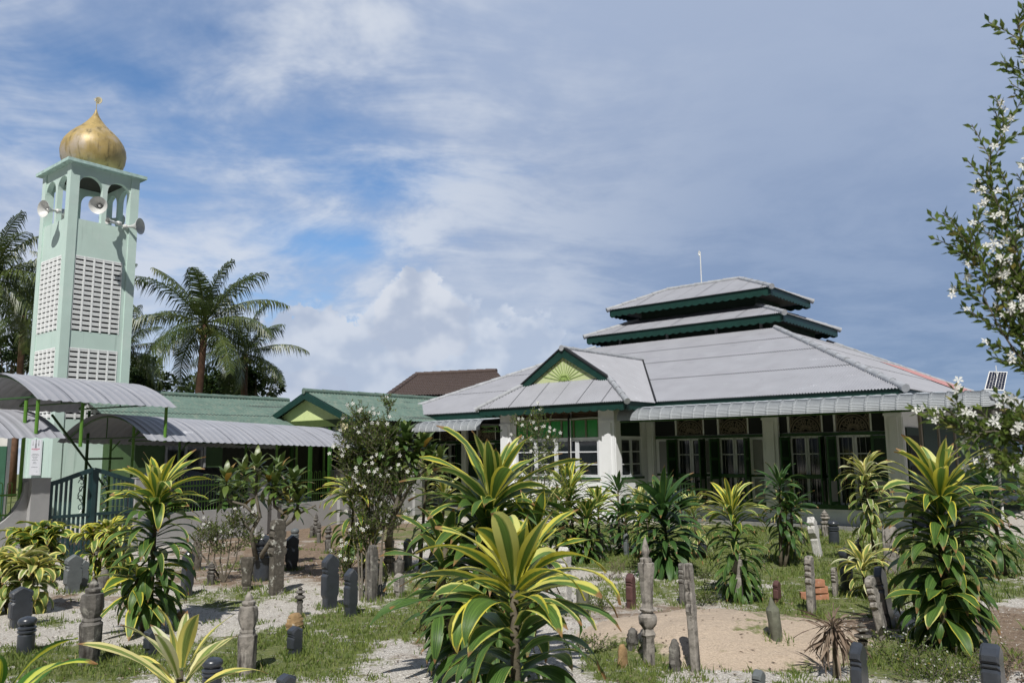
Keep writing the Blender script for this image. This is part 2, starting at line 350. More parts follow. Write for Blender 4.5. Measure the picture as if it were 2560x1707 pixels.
# ------------------------------------------------------------------ ground
def ground():
    mb = MB(); xs = list(np.concatenate([np.linspace(-60, -16, 12)[:-1], np.arange(-16, 16.01, .11), np.linspace(16, 60, 12)[1:]]))
    ys = list(np.concatenate([[-30, -10, 0], np.arange(1.5, 9, .07), np.arange(9, 26, .14), [27, 30, 40, 60, 100, 200, 400, 900]]))
    # patches as (cx, cy, rx, ry, strength) given where they lie in the picture, turned into places on the ground
    gr = [(200, 1660, 230, 45, 1), (700, 1640, 220, 60, 1), (960, 1560, 200, 40, .9), (560, 1500, 120, 22, .7), (1130, 1500, 180, 60, .9), (1180, 1640, 60, 60, .5),
          (1560, 1660, 110, 60, .9), (1980, 1400, 360, 60, 1), (2060, 1500, 210, 45, .9), (2260, 1420, 300, 80, 1), (1560, 1400, 130, 28, 1), (2060, 1700, 180, 50, .5),
          (2300, 1640, 200, 60, .9), (2480, 1470, 100, 40, .8), (2520, 1400, 120, 40, .9), (1600, 1335, 620, 26, 1), (1150, 1330, 160, 24, .7), (1880, 1560, 60, 20, .4), (800, 1600, 100, 60, .6), (430, 1420, 90, 14, .4), (690, 1490, 110, 20, .4), (1700, 1480, 220, 30, .7), (130, 1555, 60, 14, .6)]
    br = [(850, 1400, 180, 60, .85), (640, 1380, 200, 50, .75), (200, 1500, 260, 20, .6), (560, 1440, 180, 30, .7), (1100, 1600, 200, 60, .5), (2100, 1560, 160, 60, .9), (2500, 1600, 120, 80, .9), (1600, 1530, 260, 26, .6), (900, 1330, 300, 24, .9), (300, 1620, 320, 20, .35)]
    def P(lst, px, py):
        s = 0
        for cx, cy, rx, ry, a in lst:
            d = ((px-cx)/rx)**2+((py-cy)/ry)**2
            if d < 2.2: s = max(s, a*(1-sm(.25, 2.2, d)))
        return s
    global gmask
    def gmask(x, y):
        if y < 1.2: return 0, 0, 0
        px, py, z = proj((x, y, hz(x, y)))
        dx, dy = (x-2.25)/1.6, (y-8.9)/1.3
        sand = 1-sm(.75, 1.25, dx*dx+dy*dy)
        far = sm(24, 27, y)
        return max(P(gr, px, py), far), P(br, px, py), sand
    nx = len(xs); at = []
    for y in ys:
        for x in xs:
            mb.v.append((x, y, hz(x, y) if -20 < x < 20 and y < 27 else 0)); g, b, s_ = gmask(x, y); at.append((g, b, s_, 1))
    mb.f = [(j*nx+i, j*nx+i+1, (j+1)*nx+i+1, (j+1)*nx+i) for j in range(len(ys)-1) for i in range(nx-1)]; mb.mi = [0]*len(mb.f); mb.a = at
    m = bpy.data.materials.new('ground_cover'); m.use_nodes = True; nt = NT(m.node_tree); p = nt.n['Principled BSDF']
    a = nt.new('ShaderNodeAttribute', attribute_name='lf'); g, b, s_ = nt.sep(a.outputs['Vector'])[:3]
    tc = nt.new('ShaderNodeTexCoord').outputs['Object']
    n1 = nt.noise(tc, 2.2, 8, .65); n2 = nt.noise(tc, 9, 6, .7); n3 = nt.noise(tc, 55, 4, .7); n4 = nt.noise(tc, 1.1, 6, .6)
    vo = nt.new('ShaderNodeTexVoronoi'); nt.put(vo.inputs['Vector'], tc); vo.inputs['Scale'].default_value = 60
    grav = nt.mix(nt.ss(n3, .3, .7), (.55, .51, .46, 1), (.84, .81, .76, 1))
    grav = nt.mix(nt.ss(vo.outputs['Distance'], .32, .62, 0, .55), grav, (.26, .235, .20, 1))
    grav = nt.mix(nt.m('MULTIPLY', nt.ss(n2, .5, .72), .55), grav, (.27, .225, .17, 1))
    dirt = nt.mix(nt.ss(n2, .3, .7), (.30, .225, .16, 1), (.17, .12, .085, 1)); dirt = nt.mix(nt.ss(n3, .55, .7), dirt, (.42, .37, .31, 1))
    c = nt.mix(nt.ss(nt.m('ADD', b, nt.m('MULTIPLY', nt.m('SUBTRACT', n1, .5), 1.6)), .35, .75), grav, dirt)
    sc = nt.mix(nt.ss(n3, .3, .75), (.46, .37, .285, 1), (.62, .51, .40, 1)); sc = nt.mix(nt.ss(n2, .55, .75, 0, .5), sc, (.36, .275, .20, 1))
    c = nt.mix(nt.ss(nt.m('ADD', s_, nt.m('MULTIPLY', nt.m('SUBTRACT', n2, .5), .7)), .35, .6), c, sc)
    gc = nt.mix(nt.ss(n2, .3, .7), (.085, .125, .035, 1), (.20, .22, .08, 1)); gc = nt.mix(nt.ss(n3, .52, .70), gc, (.36, .31, .22, 1))
    c = nt.mix(nt.ss(nt.m('ADD', g, nt.m('ADD', nt.m('MULTIPLY', nt.m('SUBTRACT', n1, .5), 2.2), nt.m('MULTIPLY', nt.m('SUBTRACT', n2, .5), 2.0))), .36, .80), c, gc)
    nt.put(p.inputs['Base Color'], c); p.inputs['Roughness'].default_value = .95; p.inputs['Specular IOR Level'].default_value = .15
    bu = nt.new('ShaderNodeBump'); bu.inputs['Distance'].default_value = .02; nt.put(bu.inputs['Height'], nt.m('ADD', nt.m('MULTIPLY', vo.outputs['Distance'], .35), nt.m('ADD', n3, nt.m('MULTIPLY', n2, 2.)))); nt.put(p.inputs['Normal'], bu.outputs[0])
    tag(mb.build('ground', m, smooth=True), kind='structure')
ground()
# ------------------------------------------------------------------ building helpers
def corr(mb, A, B, up, H, dl, dr, pitch=.075, amp=.016, seams=(), sub=6, step=.014, joints=0):
    """corrugated sheet: eave A->B, slope vector up (unit), slope length H, top insets dl, dr. material 0 sheet, 1 gap"""
    A, B, up = Vector(A), Vector(B), Vector(up).normalized(); e = (B-A); L = e.length; e.normalize(); n = e.cross(up).normalized()
    if n.z < 0: n = -n
    N = int(L/pitch*sub); hs = [0]+[h for h in seams if h < H]+[H]
    cols = []
    for i in range(N+1):
        s_ = L*i/N; top = H
        if dl > 0: top = min(top, s_/dl*H)
        if dr > 0: top = min(top, (L-s_)/dr*H)
        cols.append((s_, top, amp*cos(2*pi*s_/pitch)))
    for k in range(len(hs)-1):
        off = 0.0; h0, h1 = hs[k], hs[k+1]
        vs = []; fs = []
        for (s_, top, w) in cols:
            a, b = min(h0, top), min(h1, top)
            la = step if k > 0 else 0
            vs += [A+e*s_+up*a+n*(w+la), A+e*s_+up*b+n*w]
        for i in range(N):
            if cols[i][1] > h0 or cols[i+1][1] > h0: fs.append((2*i, 2*i+2, 2*i+3, 2*i+1))
        mb.add(vs, fs, 0)
        if k > 0:
            vs = []
            fs = []
            for (s_, top, w) in cols: a = min(h0, top); vs += [A+e*s_+up*(a-.016)+n*(w+.002), A+e*s_+up*a+n*(w+step)]
            for i in range(N):
                if cols[i][1] >= h0 and cols[i+1][1] >= h0: fs.append((2*i, 2*i+2, 2*i+3, 2*i+1))
            mb.add(vs, fs, 1)
    q_ = joints*.6
    while joints and q_ < L:
        top = min([H]+([q_/dl*H] if dl > 0 else [])+([(L-q_)/dr*H] if dr > 0 else [])); b_ = A+e*q_+n*(amp+.004); mb.add([b_, b_+e*.012, b_+e*.012+up*top, b_+up*top], [(0, 1, 2, 3)], 1); q_ += joints
    # eave thickness
    vs = []; fs = []
    for (s_, top, w) in cols: vs += [A+e*s_+n*w, A+e*s_+n*(w-.012)+up*.004]
    for i in range(N): fs.append((2*i, 2*i+1, 2*i+3, 2*i+2))
    mb.add(vs, fs, 1)
def caps(mb, P0, P1, r=.10, seg=.85, flat=.75):
    P0, P1 = Vector(P0), Vector(P1); d = P1-P0; L = d.length; d.normalize(); k = max(1, round(L/seg)); q = L/k
    for i in range(k):
        a = P0+d*(q*i-.04); b = P0+d*(q*(i+1))
        mb.tube([a, a+d*.05, b], [r*1.08, r*1.03, r*.86], 10)
def scallop(mb, p0, p1, h, out, pitch=.24, amp=.05, th=.035):
    p0, p1 = Vector(p0), Vector(p1); d = p1-p0; L = d.length; d.normalize(); k = max(1, round(L/pitch)); q = L/k
    poly = [(0, 0), (L, 0)]
    for i in range(k, 0, -1):
        for j in range(6):
            t = j/6; poly.append((q*(i-t), -(h-amp+amp*sin(pi*t)) if j else -(h-amp)))
    poly.append((0, -(h-amp)))
    mb.prism(poly, p0, d, (0, 0, 1), Vector(out).normalized()*th)
O3 = Vector((8.18, 20.45, 0)); AU = R_(-40.5)
mosque = empty('mosque', O3, AU, 'white single-storey mosque with three-tiered grey corrugated roof and dark green scalloped eaves', 'mosque')
def C_(name, mb, mats, par=None, **k):
    if name in ('dado', 'green_beam', 'dark_transom', 'wall_panel', 'clerestory_post', 'side_post', 'plinth', 'dado_rail', 'valley', 'awning_post', 'barge_board', 'fascia_board'):
        return each(mb, name, mats, par or mosque, gap=.004 if name in ('wall_panel', 'dark_transom') else .01)[0]
    return mb.build(name, mats, par or mosque, **k)
RM = [K['roof'], K['gap']]
# eave rectangles: u0,u1,v0,v1,z ; top rectangle
def hip(name, e, t, seams, fh, pr=.075):
    (u0, u1, v0, v1, z), (a0, a1, b0, b1, tz) = e, t
    mb = MB()
    def face(A, B, C, D_):
        A, B, C, D_ = map(Vector, (A, B, C, D_)); ed = (B-A).normalized(); dl = (D_-A).dot(ed); dr = (B-C).dot(ed)
        up = (D_-A)-ed*dl; corr(mb, A, B, up, up.length, dl, dr, pr, seams=seams, joints=0 if seams else .85)
    face((u0, v0, z), (u1, v0, z), (a1, b0, tz), (a0, b0, tz)); face((u1, v0, z), (u1, v1, z), (a1, b1, tz), (a1, b0, tz))
    face((u1, v1, z), (u0, v1, z), (a0, b1, tz), (a1, b1, tz)); face((u0, v1, z), (u0, v0, z), (a0, b0, tz), (a0, b1, tz))
    rf = C_('roof', mb, RM)
    cp = MB()
    for a, b in (((u0, v0, z+.0), (a0, b0, tz+.01)), ((u1, v0, z+.0), (a1, b0, tz+.01)), ((u1, v1, z+.0), (a1, b1, tz+.01)), ((u0, v1, z+.0), (a0, b1, tz+.01))): cp = MB(); caps(cp, a, b, .095, .62); C_('ridge_cap', cp, K['cap'], rf, smooth='auto')
    if abs(b1-b0) < .05: cp = MB(); caps(cp, (a0, b0, tz+.0), (a1, b0, tz+.0), .10, .62); C_('ridge_cap', cp, K['cap'], rf, smooth='auto')
    fb = MB(); i = .06; zz = z-.005
    if fh[1]:
        for a, b, o in (((u0+i, v0+i), (u1-i, v0+i), (0, 1, 0)), ((u1-i, v0+i), (u1-i, v1-i), (-1, 0, 0)), ((u1-i, v1-i), (u0+i, v1-i), (0, -1, 0)), ((u0+i, v1-i), (u0+i, v0+i), (1, 0, 0))):
            scallop(fb, (*a, zz), (*b, zz), fh[0], o, .3, .055)
    else:
        fb.bx(u0+i, u1-i, v0+i, v0+i+.035, zz-fh[0], zz); fb.bx(u1-i-.035, u1-i, v0+i+.036, v1-i, zz-fh[0], zz); fb.bx(u0+i, u0+i+.035, v0+i+.036, v1-i, zz-fh[0], zz); fb.bx(u0+i+.036, u1-i-.036, v1-i-.035, v1-i, zz-fh[0], zz)
    C_('fascia_board', fb, K['fascia'], rf)
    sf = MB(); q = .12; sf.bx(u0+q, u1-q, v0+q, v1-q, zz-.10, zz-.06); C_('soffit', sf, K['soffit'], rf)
    return rf
UC = -7.23
main = hip('roof', (-16.45, 1.99, -.9, 16.6, 3.38), (-10.93, -3.54, 5.36, 10.34, 6.1), (2.05, 3.9, 5.4), (.24, False))
hip('roof', (-11.34, -3.13, 5.18, 10.66, 6.56), (-9.75, -4.72, 6.75, 9.1, 7.22), (), (.30, True))
hip('roof', (-10.66, -3.80, 5.88, 9.80, 7.66), (-8.95, -5.85, 7.84, 7.84, 8.55), (), (.30, True))
mb = MB(); mb.bx(-10.6, -3.85, 5.7, 10.0, 5.9, 6.5); mb.bx(-9.65, -4.8, 6.8, 9.05, 7.0, 7.6); C_('clerestory_wall', mb, K['dgreen'])
mb = MB()
for u in (-10.0, -7.9, -5.9, -4.2): mb.bx(u, u+.1, 5.62, 5.7, 6.02, 6.5)
C_('clerestory_post', mb, K['pale'])
mb = MB(); mb.tube([(-7.43, 7.8, 8.5), (-7.43, 7.8, 9.88)], .022, 6); mb.tube([(-7.45, 7.8, 9.72), (-7.50, 7.8, 9.80), (-7.46, 7.8, 9.93)], .03, 6); C_('lightning_rod', mb, K['steel'])
mb = MB(); mb.add([(1.95, 9.6, 3.46), (1.95, 16.5, 3.46), (-1.5, 12.9, 5.13), (-1.5, 9.8, 5.13)], [(0, 1, 2, 3)]); C_('faded_sheet', mb, mat('faded_red_sheet', (.50, .24, .22), .6, .15, 3), main)
# porch roof
PU0, PU1, PV, PZ = -10.22, -4.62, -2.42, 3.35; PC = (PU0+PU1)/2; GV, GZ, RZ = -1.45, 4.12, 5.12; gl = PC-1.5; gr_ = PC+1.5
mb = MB()
k = (RZ-PZ)/(PC-PU0); hw = (GZ-PZ)/k; vr_ = (RZ-3.38)/.4345-.9
# front lower slope
up = Vector((0, GV-PV, GZ-PZ)); corr(mb, (PU0, PV, PZ), (PU1, PV, PZ), up, up.length, hw, hw, joints=.85)
# sides (continue under the main roof)
for sgn, ue in ((1, PU1), (-1, PU0)):
    upv = Vector((-sgn*(PC-PU0), 0, RZ-PZ)); Ls = upv.length; ux = upv.normalized(); n = 400; vs = []; fs = []
    for i in range(n+1):
        v = PV+(vr_+.15-PV)*i/n
        lim = GV if v < GV else None
        top = Ls*(v-PV)/(GV-PV)*(hw/(PC-PU0)) if v < GV-.1 else Ls
        # valley with the main roof: below that line the sheet is hidden, so start there
        zb = 3.38+(v+.9)*.4345 if v > -.9 else -9
        bot = max(0, (zb-PZ-.03)/(RZ-PZ)*Ls)
        w = .016*cos(2*pi*(v-PV)/.075); nn = Vector((sgn*ux.z, 0, abs(ux.x)))
        b0 = Vector((ue, v, PZ)); vs += [b0+ux*min(bot, top)+nn*w, b0+ux*top+nn*w]
    fs = [(2*i, 2*i+2, 2*i+3, 2*i+1) for i in range(n)]; mb.add(vs, fs, 0)
prf = C_('roof', mb, RM)
for a, b, q in (((PU0, PV, PZ), (PU0+hw, GV, GZ+.01), .42), ((PU1, PV, PZ), (PU1-hw, GV, GZ+.01), .42), ((PC, GV-.12, RZ), (PC, vr_, RZ), .62)): cp = MB(); caps(cp, a, b, .085, q); C_('ridge_cap', cp, K['cap'], prf, smooth='auto')
cp = MB()
for ue, sg in ((PU0, 1), (PU1, -1)):
    cp.tube([(ue, -.9, 3.42), (PC, vr_, RZ+.03)], .03, 5)
C_('valley', cp, K['gap'], prf)
fb = MB(); scallop(fb, (PU0+.06, PV+.06, PZ-.01), (PU1-.06, PV+.06, PZ-.01), .24, (0, 1, 0), .3, .045); scallop(fb, (PU1-.06, PV+.06, PZ-.01), (PU1-.06, -.86, PZ-.01), .24, (-1, 0, 0), .3, .045); scallop(fb, (PU0+.06, -.86, PZ-.01), (PU0+.06, PV+.06, PZ-.01), .24, (1, 0, 0), .3, .045)
C_('fascia_board', fb, K['fascia'], prf)
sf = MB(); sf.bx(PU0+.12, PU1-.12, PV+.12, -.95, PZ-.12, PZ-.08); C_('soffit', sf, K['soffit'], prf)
# gable
gb = MB(); gh = RZ-GZ; hwid = 1.62
gb.add([(PC-1.25, GV-.02, GZ-.02), (PC+1.25, GV-.02, GZ-.02), (PC, GV-.02, GZ+.83), (PC-1.25, GV+.05, GZ-.02), (PC+1.25, GV+.05, GZ-.02), (PC, GV+.05, GZ+.83)], [(0, 1, 2), (5, 4, 3), (0, 3, 4, 1)])
gp = C_('gable', gb, K['yelgrn'])
fr = MB()
for i in range(1, 14):
    a = pi*i/14; L = min(1.15, .80/max(.05, sin(a)+.66*abs(cos(a))))*.98
    fr.box((PC+cos(a)*L/2, GV-.03, GZ+.0+sin(a)*L/2), (L, .012, .016), mat=Matrix.Rotation(-a, 3, 'Y'))
fr.tube([(PC-.2, GV-.04, GZ), (PC-.1, GV-.04, GZ+.16), (PC+.1, GV-.04, GZ+.16), (PC+.2, GV-.04, GZ)], .014, 6)
C_('sunburst_moulding', fr, mat('faded_lime', (.30, .42, .12)), gp)
bg = MB()
for s_ in (-1, 1):
    # dark green barge board and thin dark roof edge
    a = Vector((PC, GV-.10, RZ+.02)); b = Vector((PC+s_*(hwid+.06), GV-.10, GZ-.02-.03)); d = (b-a); L = d.length; d.normalize(); dn = Vector((-s_*d.z*s_, 0, d.x*s_)) ; dn = Vector((0, 0, -1))
    bg.prism([(0, 0), (L, 0), (L-.10, .22), (0, .30)], a, d, dn, (0, .04, 0), 0)
    bg.prism([(0, -.05), (L+.05, -.05), (L+.05, 0), (0, 0)], a-Vector((0, .03, 0)), d, dn, (0, .16, 0), 1)
C_('barge_board', bg, [K['fascia'], K['gap']], gp)
# ------------------------------------------------------------------ walls
Wl = MB(); T = .14
def wall_front(u0, u1, v, z0, z1, holes, th=T):
    """wall in plane v facing -v with rectangular holes (u0,u1,z0,z1)"""
    us = sorted({u0, u1, *[h[0] for h in holes], *[h[1] for h in holes]}); zs = sorted({z0, z1, *[h[2] for h in holes], *[h[3] for h in holes]})
    for a, b in zip(us, us[1:]):
        run = None
        for c, d in zip(zs, zs[1:]):
            mu, mz = (a+b)/2, (c+d)/2
            if any(h[0] < mu < h[1] and h[2] < mz < h[3] for h in holes):
                if run: Wl.bx(a, b, v, v+th, run[0], run[1]); run = None
            else: run = (run[0] if run else c, d)
        if run: Wl.bx(a, b, v, v+th, run[0], run[1])
bays = [(-4.07, 1), (-2.74, 1), (-.73, 1), (.47, 2), (-10.75, 0), (-12.0, 0), (-13.9, 0), (-15.1, 0)]
OW = .42
holes = [(c-OW, c+OW, .6, 2.32) for c, _ in bays]+[(c-OW, c+OW, 2.42, 2.90) for c, _ in bays]
wall_front(-16.1, 1.6, 0, 0.43, 3.3, holes)
Wl.bx(-16.1, 1.6, .001, T, 0, .43); Wl.bx(-16.1, 1.6, -.04, -.001, .43, .48)
Wl.bx(1.46, 1.6, T+.001, 15.8, 0, 3.3); Wl.bx(-16.1, -15.96, T+.001, 9.0, 0, 3.3)
# porch walls
PW0, PW1, PF = -9.62, -5.43, -1.8
wall_front(PW0, PW1, PF, 0, 3.28, [(-9.1, -6.0, 1.27, 2.36), (-9.1, -6.0, 2.40, 2.90), (-9.1, -6.0, 2.98, 3.17)])
# side wall (right) with window hole
for a in ((PF+T+.001, -1.52, 0, 3.28), (-1.52, -.42, 0, 1.27), (-1.52, -.42, 2.36, 2.42), (-1.52, -.42, 2.92, 3.28), (-.42, -.001, 0, 3.28)): Wl.bx(PW1-T, PW1, a[0], a[1], a[2], a[3])
Wl.bx(PW0, PW0+T, PF+T+.001, -.001, 0, 3.28)
C_('wall', Wl, K['wall'])
mb = MB(); mb.bx(-5.2, 1.62, -.012, -.002, .02, .425); mb.bx(-16.1, -9.7, -.012, -.002, .02, .425); C_('dado', mb, K['lowwall'])
mb = MB(); mb.bx(-16.3, 1.9, -.35, -.05, 0, .09); mb.bx(-9.8, -5.2, -2.05, -1.81, 0, .07); C_('plinth', mb, K['plinth'])
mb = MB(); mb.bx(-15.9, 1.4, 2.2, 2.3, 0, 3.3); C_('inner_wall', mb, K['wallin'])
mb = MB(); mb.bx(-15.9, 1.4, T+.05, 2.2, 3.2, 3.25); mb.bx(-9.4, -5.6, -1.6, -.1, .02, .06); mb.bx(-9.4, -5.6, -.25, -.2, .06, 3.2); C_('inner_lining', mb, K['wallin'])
# upper band of the main facade is dark green and open panels
mb = MB()
for a, b in ((-5.18, -1.84), (-1.40, 1.26), (-16.0, -13.1), (-12.85, -9.75)):
    mb.bx(a, b, -.03, -.002, 2.33, 2.41); mb.bx(a, b, -.04, -.002, 2.905, 2.97); mb.bx(a, b, -.04, -.002, .485, .60)
C_('green_beam', mb, K['green'])
mb = MB(); edges = []
for a, b, cs in ((-5.18, -1.84, (-4.07, -2.74)), (-1.40, 1.26, (-.73, .47)), (-16.0, -13.1, (-15.1, -13.9)), (-12.85, -9.75, (-12.0, -10.75))):
    x = [a]+[q for c in cs for q in (c-OW-.05, c+OW+.05)]+[b]
    for p, q in zip(x[::2], x[1::2]):
        if q-p > .05: mb.bx(p, q, -.02, -.003, 2.42, 2.90)
C_('dark_transom', mb, K['gap'])
# columns (with mouldings)
def column(u0, u1, v0, v1, z0, z1):
    mb = MB(); mb.bx(u0, u1, v0, v1, z0, z1); w = u1-u0
    mb.bx(u0+w*.25, u1-w*.25, v0-.025, v0-.002, z0+.02, z1-.45); mb.bx(u0-.02, u1+.02, v0-.03, v1, z1-.42, z1-.36)
    if u1 > -5.5: mb.bx(u1+.002, u1+.02, v0+.04, v1-.04, z0+.02, z1-.45)
    C_('column', mb, K['wall'])
column(-1.83, -1.41, -.13, -.045, .49, 3.2); column(1.27, 1.66, -.13, -.045, .49, 3.2); column(-5.42, -5.2, -.13, -.001, 0, 3.2); column(-13.1, -12.86, -.13, -.045, .49, 3.2)
column(-5.82, -5.40, -1.90, -1.802, 0, 3.24); column(-9.66, -9.24, -1.90, -1.802, 0, 3.24)
# pale wall panels beside the openings
mb = MB()
for a, b in ((-5.1, -4.6), (-2.2, -1.88), (-1.38, -1.2), (-3.6, -3.2), (-.25, 0)):
    mb.bx(a+.03, b-.03, -.022, -.003, 1.38, 2.26); mb.bx(a+.03, b-.03, -.022, -.003, .66, 1.22)
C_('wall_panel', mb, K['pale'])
mb = MB(); mb.bx(-5.18, 1.26, -.016, -.003, 1.27, 1.33); C_('dado_rail', mb, K['green'])
for a, b in ((-16.0, -15.53), (-14.67, -14.33), (-13.47, -13.12), (-12.84, -12.43), (-11.57, -11.18), (-10.32, -9.66)):
    mb = MB(); mb.bx(a, b, -.03, -.002, .61, 2.32); C_('shade_panel', mb, K['dgreen'])  # dark boards put the shade under the awning into the left wing wall
# ------------------------------------------------------------------ door-windows
def frieze(par, c):
    mb = MB(); z0, z1 = 2.43, 2.895; v = .02; w = OW-.02
    th = .018
    for a in (((c-w, z0), (c+w, z0+.02)), ((c-w, z1-.02), (c+w, z1)), ((c-w, z0), (c-w+.02, z1)), ((c+w-.02, z0), (c+w, z1))): mb.bx(a[0][0], a[1][0], v, v+th, a[0][1], a[1][1])
    for R in (.40, .34): mb.tube([(c+R*cos(pi*i/14), v+.01, z0+.02+R*1.02*sin(pi*i/14)) for i in range(15)], .016, 4)
    rnd = random.Random(5)
    for i in range(9):
        a = pi*(i+.5)/9
        for rr, q in ((.25, .055), (.14, .045)):
            cx, cz = c+rr*cos(a), z0+.03+rr*sin(a); s_ = rnd.choice((-1, 1))
            mb.tube([(cx+q*(1-j/10)*cos(s_*j*.75+a), v+.01, cz+q*(1-j/10)*sin(s_*j*.75+a)) for j in range(9)], .012, 4)
        mb.box((c+.20*cos(a), v+.01, z0+.03+.20*sin(a)), (.3, .012, .014), mat=Matrix.Rotation(-a, 3, 'Y'))
    for sx in (-1, 1):
        for j in range(7):
            cx, cz = c+sx*(w-.05-.035*(j % 2)), z0+.06+.06*j
            if (cx-c)**2+(cz-z0)**2 > .42**2: mb.tube([(cx+.03*cos(t), v+.01, cz+.03*sin(t)) for t in (0, 1.2, 2.4, 3.6, 4.8)], .011, 4)
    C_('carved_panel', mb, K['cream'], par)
def shutter(par, hinge, sgn, ang, z0=.62, z1=2.31):
    w = .40; mb = MB(); r = Matrix.Rotation(ang, 3, 'Z')
    def b(x0, x1, za, zb, th, mi): mb.box(Vector((hinge, -.02, 0))+r@Vector(((x0+x1)/2*sgn, 0, (za+zb)/2)), (abs(x1-x0), th, zb-za), mi, mat=r)
    b(0, .055, z0, z1, .035, 0); b(w-.055, w, z0, z1, .035, 0)
    for za in (z0, 1.20, 1.72, z1-.07): b(.056, w-.056, za, za+.07, .035, 0)
    b(.056, w-.056, 1.271, 1.719, .015, 1); b(.056, w-.056, 1.791, z1-.071, .015, 1); b(.056, w-.056, z0+.071, 1.199, .015, 2)
    C_('shutter', mb, [K['green'], K['dgreen'], K['pale']], par)
for c, kind in bays:
    z0, z1 = .6, 2.32; a, b = c-OW, c+OW
    mb = MB(); mb.bx(a-.06, a, -.035, .06, z0, z1); mb.bx(b, b+.06, -.035, .06, z0, z1); mb.bx(a, b, -.03, .06, 1.24, 1.34)
    w = C_('window', mb, K['green'])
    mb = MB(); mb.bx(a, a+.03, .07, .10, z0, z1); mb.bx(b-.03, b, .07, .10, z0, z1); mb.bx(c-.055, c+.055, .07, .11, z0, z1); mb.bx(a, b, .07, .10, z1-.04, z1); mb.bx(a, b, .065, .10, 1.86, 1.885); mb.bx(a+.0301, b-.0301, .07, .10, z0, z0+.05)
    C_('frame', mb, K['frame'], w)
    mb = MB(); mb.bx(a+.031, b-.031, .112, .12, z0, z1); C_('pane', mb, K['glass'], w)
    mb = MB()
    for i in range(1, 6):
        x = a+(b-a)*i/6; mb.tube([(x, .045, 1.34), (x, .045, z1)], .006, 4)
    C_('grille', mb, K['pale'], w)
    mb = MB()
    for i in range(1, 7):
        x = a+(b-a)*i/7; mb.lathe([(.012, 0), (.022, .1), (.012, .2), (.026, .36), (.012, .5), (.012, .64)], 6, (x, .01, z0))
    C_('balustrade', mb, K['dgreen'], w)
    frieze(w, c)
    if kind:
        shutter(w, a-.02, -1, R_(78)*1, ); shutter(w, b+.02, 1, R_(-82) if kind == 1 else R_(-12))
# porch windows: four casements of three panes, green transoms, brown louvres
du = 3.1/4
for i in range(4):
    a = -9.1+du*i; b = a+du; mb = MB(); f = .065
    mb.bx(a+.004, a+f, PF+.01, PF+.07, 1.27, 2.36); mb.bx(b-f, b-.004, PF+.01, PF+.07, 1.27, 2.36); mb.bx(a+f, b-f, PF+.01, PF+.07, 1.27, 1.27+f); mb.bx(a+f, b-f, PF+.01, PF+.07, 2.36-f, 2.36)
    for z in (1.61, 1.965): mb.bx(a+f, b-f, PF+.015, PF+.06, z, z+.035)
    w = C_('window', mb, K['frame']); mb = MB(); mb.bx(a+f, b-f, PF+.04, PF+.045, 1.3, 2.3); C_('pane', mb, K['glass'], w)
mb = MB(); mb.bx(-9.14, -5.96, PF-.05, PF+.0, 1.20, 1.262); C_('window_sill', mb, K['green'])
for i in range(7):
    a = -9.1+3.1/7*i; b = a+3.1/7; mb = MB(); mb.bx(a+.03, b-.03, PF+.03, PF+.04, 2.40, 2.90); w = C_('transom_pane', mb, K['gglass'])
mb = MB()
for i in range(8): x = -9.1+3.1/7*i; mb.bx(max(x-.03, -9.1), min(x+.03, -6.0), PF+.005, PF+.06, 2.40, 2.90)
mb.bx(-9.1, -6.0, PF-.01, PF+.04, 2.90, 2.98); C_('transom_frame', mb, mat('olive_frame', (.16, .18, .10), .6))
mb = MB()
for i in range(3): mb.box((-7.55, PF+.06, 3.01+.05*i+.02), (3.08, .05, .008), mat=Matrix.Rotation(.6, 3, 'X'))
for x in (-8.1, -7.0): mb.bx(x, x+.04, PF+.0, PF+.05, 2.981, 3.169, 1)
mb.bx(-9.1, -6.0, PF+.1, PF+.11, 2.98, 3.17, 0); C_('vent_louvre', mb, [K['brown'], K['pale']])
mb = MB(); mb.tube([(-7.0, PF-.08, .1), (-7.0, PF-.08, 2.95), (-7.0, PF-.02, 3.05)], .03, 8); C_('drain_pipe', mb, K['black'])
mb = MB(); mb.tube([(-6.94, PF-.07, .1), (-6.94, PF-.07, 2.95)], .012, 6); mb.tube([(-9.1+.18*i, PF-.04, 2.95+.012*sin(i*.9)) for i in range(20)], .01, 5); C_('cable', mb, K['steel'])
# side window of the porch
for i in range(2):
    a = -1.52+.55*i; b = a+.55; mb = MB(); f = .05; x0, x1 = PW1-.07, PW1-.01
    mb.bx(x0, x1, a+.004, a+f, 1.27, 2.36); mb.bx(x0, x1, b-f, b-.004, 1.27, 2.36); mb.bx(x0, x1, a+f, b-f, 1.27, 1.27+f); mb.bx(x0, x1, a+f, b-f, 2.36-f, 2.36)
    for z in (1.61, 1.965): mb.bx(x0+.01, x1-.005, a+f, b-f, z, z+.03)
    w = C_('window', mb, K['frame']); mb = MB(); mb.bx(PW1-.05, PW1-.045, a+f, b-f, 1.3, 2.3); C_('pane', mb, K['glass'], w)
mb = MB(); mb.bx(PW1-.01, PW1+.05, -1.56, -.38, 1.20, 1.262); C_('window_sill', mb, K['green'])
mb = MB(); mb.bx(PW1-.05, PW1-.04, -1.52, -.42, 2.42, 2.92); C_('transom_pane', mb, K['dgreen'])
